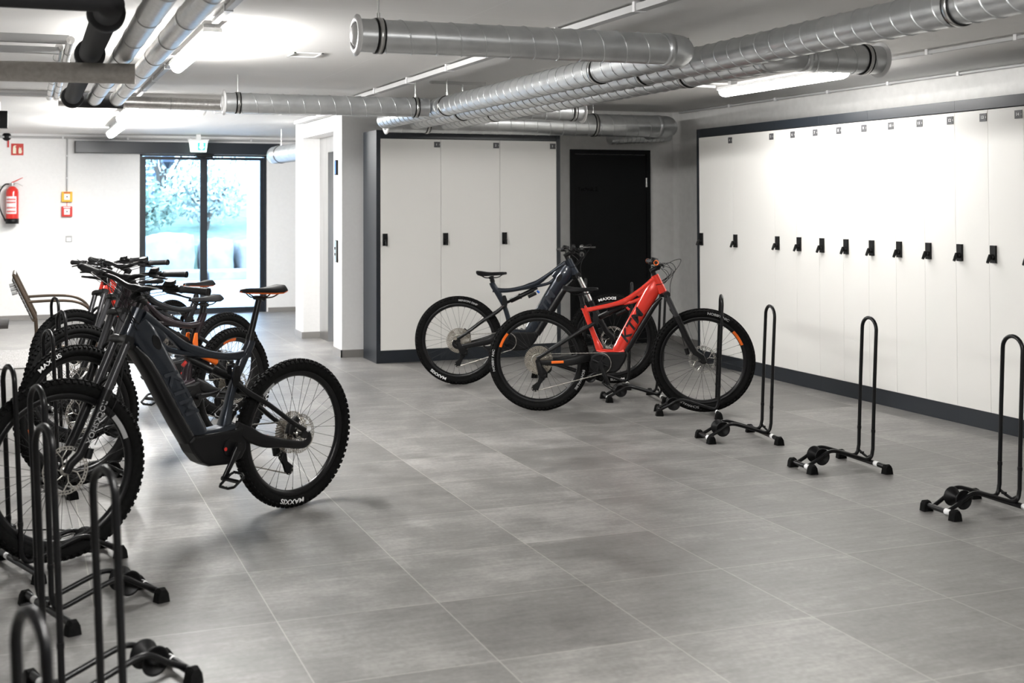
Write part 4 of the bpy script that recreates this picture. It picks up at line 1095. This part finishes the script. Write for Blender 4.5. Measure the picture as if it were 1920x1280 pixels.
        if s > 0:
            dp = mk('display', G().blade([c0 - d * .035 + V(-.004, 0, .016), c0 - d * .028 + V(.0, 0, .036)], [.030, .024], [.026, .020], 12, 4, side=d), 'blk', hb)
            mk('remote', G().cbox(c0 + d * .01 + V(-.022, 0, -.008), (.03, .035, .02)), 'blk', hb, None, .004)
        else:
            mk('shifter', G().blade([c0 - d * .02 + V(.0, 0, -.012), c0 - d * .01 + V(-.012, 0, -.040)], .018, .012, 10, 3).cyl(c0 + V(-.02, 0, -.03), c0 + V(-.045, 0, -.02) + d * .03, .005, 8), 'blk', hb)
    # cables
    g = G()
    l, r_ = bar[1][3], bar[0][3]
    nose = h0.lerp(h1, .25) + fwd * .0
    cal = along(.14, .052, leg_o - .035)
    g.tube(spline([l + V(.02, -.06, -.012), l + V(.085, -.13, -.01), bc + V(.095, .05, -.045), nose + V(.045, .035, -.01), nose + V(-.01, .030, -.03)], 7), .0022, 6)
    g.tube(spline([r_ + V(.02, .06, -.012), r_ + V(.100, .12, .0), bc + V(.115, -.04, -.03), nose + V(.055, -.033, -.02), nose + V(-.01, -.030, -.04)], 7), .0022, 6)
    g.tube(spline([r_ + V(.0, .05, -.03), r_ + V(.070, .13, -.06), bc + V(.07, .03, -.09), nose + V(.03, .040, -.05), nose + V(-.02, .032, -.05)], 7), .0020, 6)
    g.tube(spline([l + V(.02, -.04, -.015), bc + V(.11, .10, -.03), along(crown_d + .03, .05, leg_o + .05), along(.40, .085, leg_o - .01), along(.28, .088, leg_o - .01), cal], 7), .0022, 6)
    g.tube(spline([r_ + V(.03, .02, -.02), r_ + V(.12, .06, .02), bc + V(.15, -.12, .05), bc + V(.13, .02, -.02), nose + V(.04, .02, -.03)], 7), .0020, 6)
    g.tube(spline([l + V(.0, -.02, -.02), l + V(.05, -.10, -.05), bc + V(.06, .02, -.08), nose + V(.0, .034, -.04)], 7), .0020, 6)
    mk('cables', g, 'blk', t, BX)
    # ---- seat post and saddle
    a, b = p2(S['post'][0]), p2(S['post'][1])
    sx, sz = S['sad'][0], S['sad'][1]
    if saddle_z:
        d = (b - a).normalized(); b = a + d * ((saddle_z - .05 - a.z) / d.z); sz = saddle_z; sx = b.x - .012
    g = G().cyl(a - (b - a).normalized() * .02, b, .0155, 16).cyl(a + (b - a).normalized() * .015, a + (b - a).normalized() * .045, .020, 16)
    g.blade([b - V(.02, 0, .004), b + V(0, 0, .004), b + V(.02, 0, .004)], .011, .026, 10, 3)
    mk('seatpost', g, 'satin', t)
    sd = mk('saddle', BM['saddle'], 'blk', t, T_(sx + .015, 0, sz))
    mk('saddle_shell', BM['shell'], shellc or 'blk', sd); mk('saddle_rails', BM['rails'], 'satin', sd)
    # ---- crankset
    bx_, bz_ = S['bb']
    mk('chainring', (lambda g: g.lathe([(.060, -.002), (.074, -.002), (.0765, 0), (.074, .002), (.060, .002)], (0, 0, 0), (0, 1, 0), 48, full=False) and
       [g.blade([(.015 * math.cos(a), 0, .015 * math.sin(a)), (.063 * math.cos(a), 0, .063 * math.sin(a))], .009, .002, 8) for a in (0, 1.57, 3.14, 4.71)] and g)(G()), 'satin', t, T_(bx_, -.066, bz_) @ Matrix.Rotation(.4, 4, 'Y'))
    for s, a in ((-1, crank), (1, crank + 180)):
        ca = R(a)
        mx = T_(bx_, s * .078, bz_) @ Matrix.Rotation(-ca, 4, 'Y') @ (Matrix.Scale(-1, 4, V(0, 1, 0)) if s > 0 else Matrix.Identity(4))
        c = mk('crank_arm', BM['crank'], 'satin', t, mx)
        mk('pedal', BM['pedal'], 'blk', c, T_(.165, -.018, 0) @ Matrix.Rotation(ca + .6, 4, 'Y'))
    # ---- derailleur and chain
    y = -.048; uj, lj = V(.025, y, .254), V(-.028, y, .172)
    if style == 'B': uj, lj = V(.035, y, .256), V(-.012, y, .178)
    g = G().blade([V(.0, -.082, RW - .01), V(.012, -.082, RW - .045), uj + V(.012, -.024, .024), uj + V(.012, -.018, .0)], [.016, .022, .036, .030], [.008, .012, .020, .016], 12, 3)
    g.blade([uj + V(-.025, -.030, .035), uj + V(.03, -.030, .012)], .016, .012, 10, 4)
    for yy in (-.008, .008): g.blade([uj + V(0, yy, 0), (uj + lj) / 2 + V(.006, yy, 0), lj + V(0, yy, 0)], [.024, .014, .028], .0014, 12)
    for q in (uj, lj): g.lathe([(.006, -.004), (.025, -.003), (.027, 0), (.025, .003), (.006, .004)], q, (0, 1, 0), 14)
    mk('derailleur', g, 'blk', t)
    ch = []
    def ar(c, r, a0, a1, n): return [V(c[0] + r * math.cos(R(a0 + (a1 - a0) * k / n)), c[1], c[2] + r * math.sin(R(a0 + (a1 - a0) * k / n))) for k in range(n + 1)]
    ch += ar((bx_, -.064, bz_), .077, 92, -80, 14)
    ch += ar((lj.x, y, lj.z), .021, -80, -255, 6)
    ch += ar((uj.x, y, uj.z), .021, -60, 60, 5)
    ch += ar((0, y, RW), .050, -20, -180, 5) + ar((0, y, RW), .050, 180, 88, 5)
    L_ = []
    for i in range(len(ch)):
        a, b = ch[i], ch[(i + 1) % len(ch)]; n = max(1, int((b - a).length / .0127))
        L_ += [a.lerp(b, k / n) for k in range(n)]
    mk('chain', G().tube(L_, [.0046 if i % 2 else .0030 for i in range(len(L_))], 6, closed=True), chainm, t)
    return t
def spl2(p, n=4): return spline(p, n)
def spl1(v, m, n=4):
    if not isinstance(v, (list, tuple)): return v
    out = []
    P_ = [v[0]] + list(v) + [v[-1]]
    for i in range(1, len(P_) - 2):
        for k in range(n):
            t = k / n; s = t * t * (3 - 2 * t); out.append(P_[i] * (1 - s) + P_[i + 1] * s)
    return out + [v[-1]]
def head(p0, p1): return math.atan2(p1[1] - p0[1], p1[0] - p0[0])
W_, G_ = 'white', 'greytxt'
# red bike, right row
GB = 'parked electric mountain bikes'
def place_bike(label, style, paint, rear, hub, wheel_dir, **k):
    """rear = floor contact of the rear wheel; hub = point under the front hub; wheel_dir = heading of the front wheel in degrees"""
    h = head(rear, hub); st = math.degrees(h); d = (wheel_dir - st + 180) % 360 - 180
    return make_bike('mountain_bike', label, style, paint, (rear[0], rear[1], 0), h, k.pop('pitch', .02), d, k.pop('crank'), k.pop('letters', ()), group=GB, **k)
place_bike('glossy red electric mountain bike parked in the right row', 'A', 'red', (3.628, 8.287), (4.665, 7.735), -25, crank=-70, pitch=.016, bars=4,
          letters=[('r', 'NOBBY NIC', 180, .024, -1, G_, False), ('r', 'SCHWALBE', -25, .024, -1, G_, False), ('f', 'NOBBY NIC', 70, .024, -1, G_, False), ('f', 'SCHWALBE', 250, .024, -1, G_, False)],
          grip_end='orange', saddle_z=.915, accents='orange', stickers=[('r', 150, 22, -1, 'orange'), ('f', 32, 22, -1, 'orange')])
place_bike('blue-grey electric mountain bike behind the red bike, before the cream lockers', 'B', 'navy', (3.509, 9.716), (4.70, 9.18), -25, crank=200, pitch=.018, bars=10,
          letters=[('r', 'MAXXIS', 238, .033, -1, W_, False), ('r', 'MINION DHF', 75, .022, -1, G_, False), ('f', 'MAXXIS', 97, .033, -1, W_, False), ('f', 'MAXXIS', 275, .026, -1, W_, False)],
          saddle_z=.955, accents=None, logo='dimtxt', stan='chrome')
place_bike('nearest dark blue-grey electric mountain bike with raised saddle in the left row', 'B', 'navy', (1.297, 6.11), (.15, 5.485), 202, crank=125, pitch=.022, bars=16, bar_dz=.035, res='orange',
          letters=[('r', 'MAXXIS', 275, .034, 1, W_, False)], accents='orange', logo='dimtxt', fork_txt='ROCKSHOX', fr=1.03, stickers=[('f', 150, 22, 1, 'greytxt'), ('r', 52, 16, 1, 'greytxt')], shellc='orange')
place_bike('second bike of the left row, dark frame with orange link and white tyre lettering', 'B', 'plum', (1.25, 7.775), (.30, 6.915), 207, crank=-3, pitch=.02, bars=6,
          letters=[('f', 'MAXXIS', 60, .034, 1, W_, False), ('r', 'MAXXIS', 200, .034, 1, W_, False)], saddle_z=.965, accents='orange', lead='orange', logo='dimtxt', stickers=[('r', 80, 24, 1, 'orange'), ('f', -20, 24, 1, 'orange')])
place_bike('third bike of the left row, charcoal frame, its front wheel behind the second', 'B', 'char', (1.37, 8.87), (.35, 8.10), 206, crank=-6, bars=0,
          saddle_z=.985, accents='orange', logo='dimtxt', shellc='orange')
place_bike('last bike of the left row, its red head tube showing between the handlebars', 'A', 'red', (1.135, 10.21), (.37, 9.285), 208, crank=170, bars=-8, saddle_z=.93, accents=None)
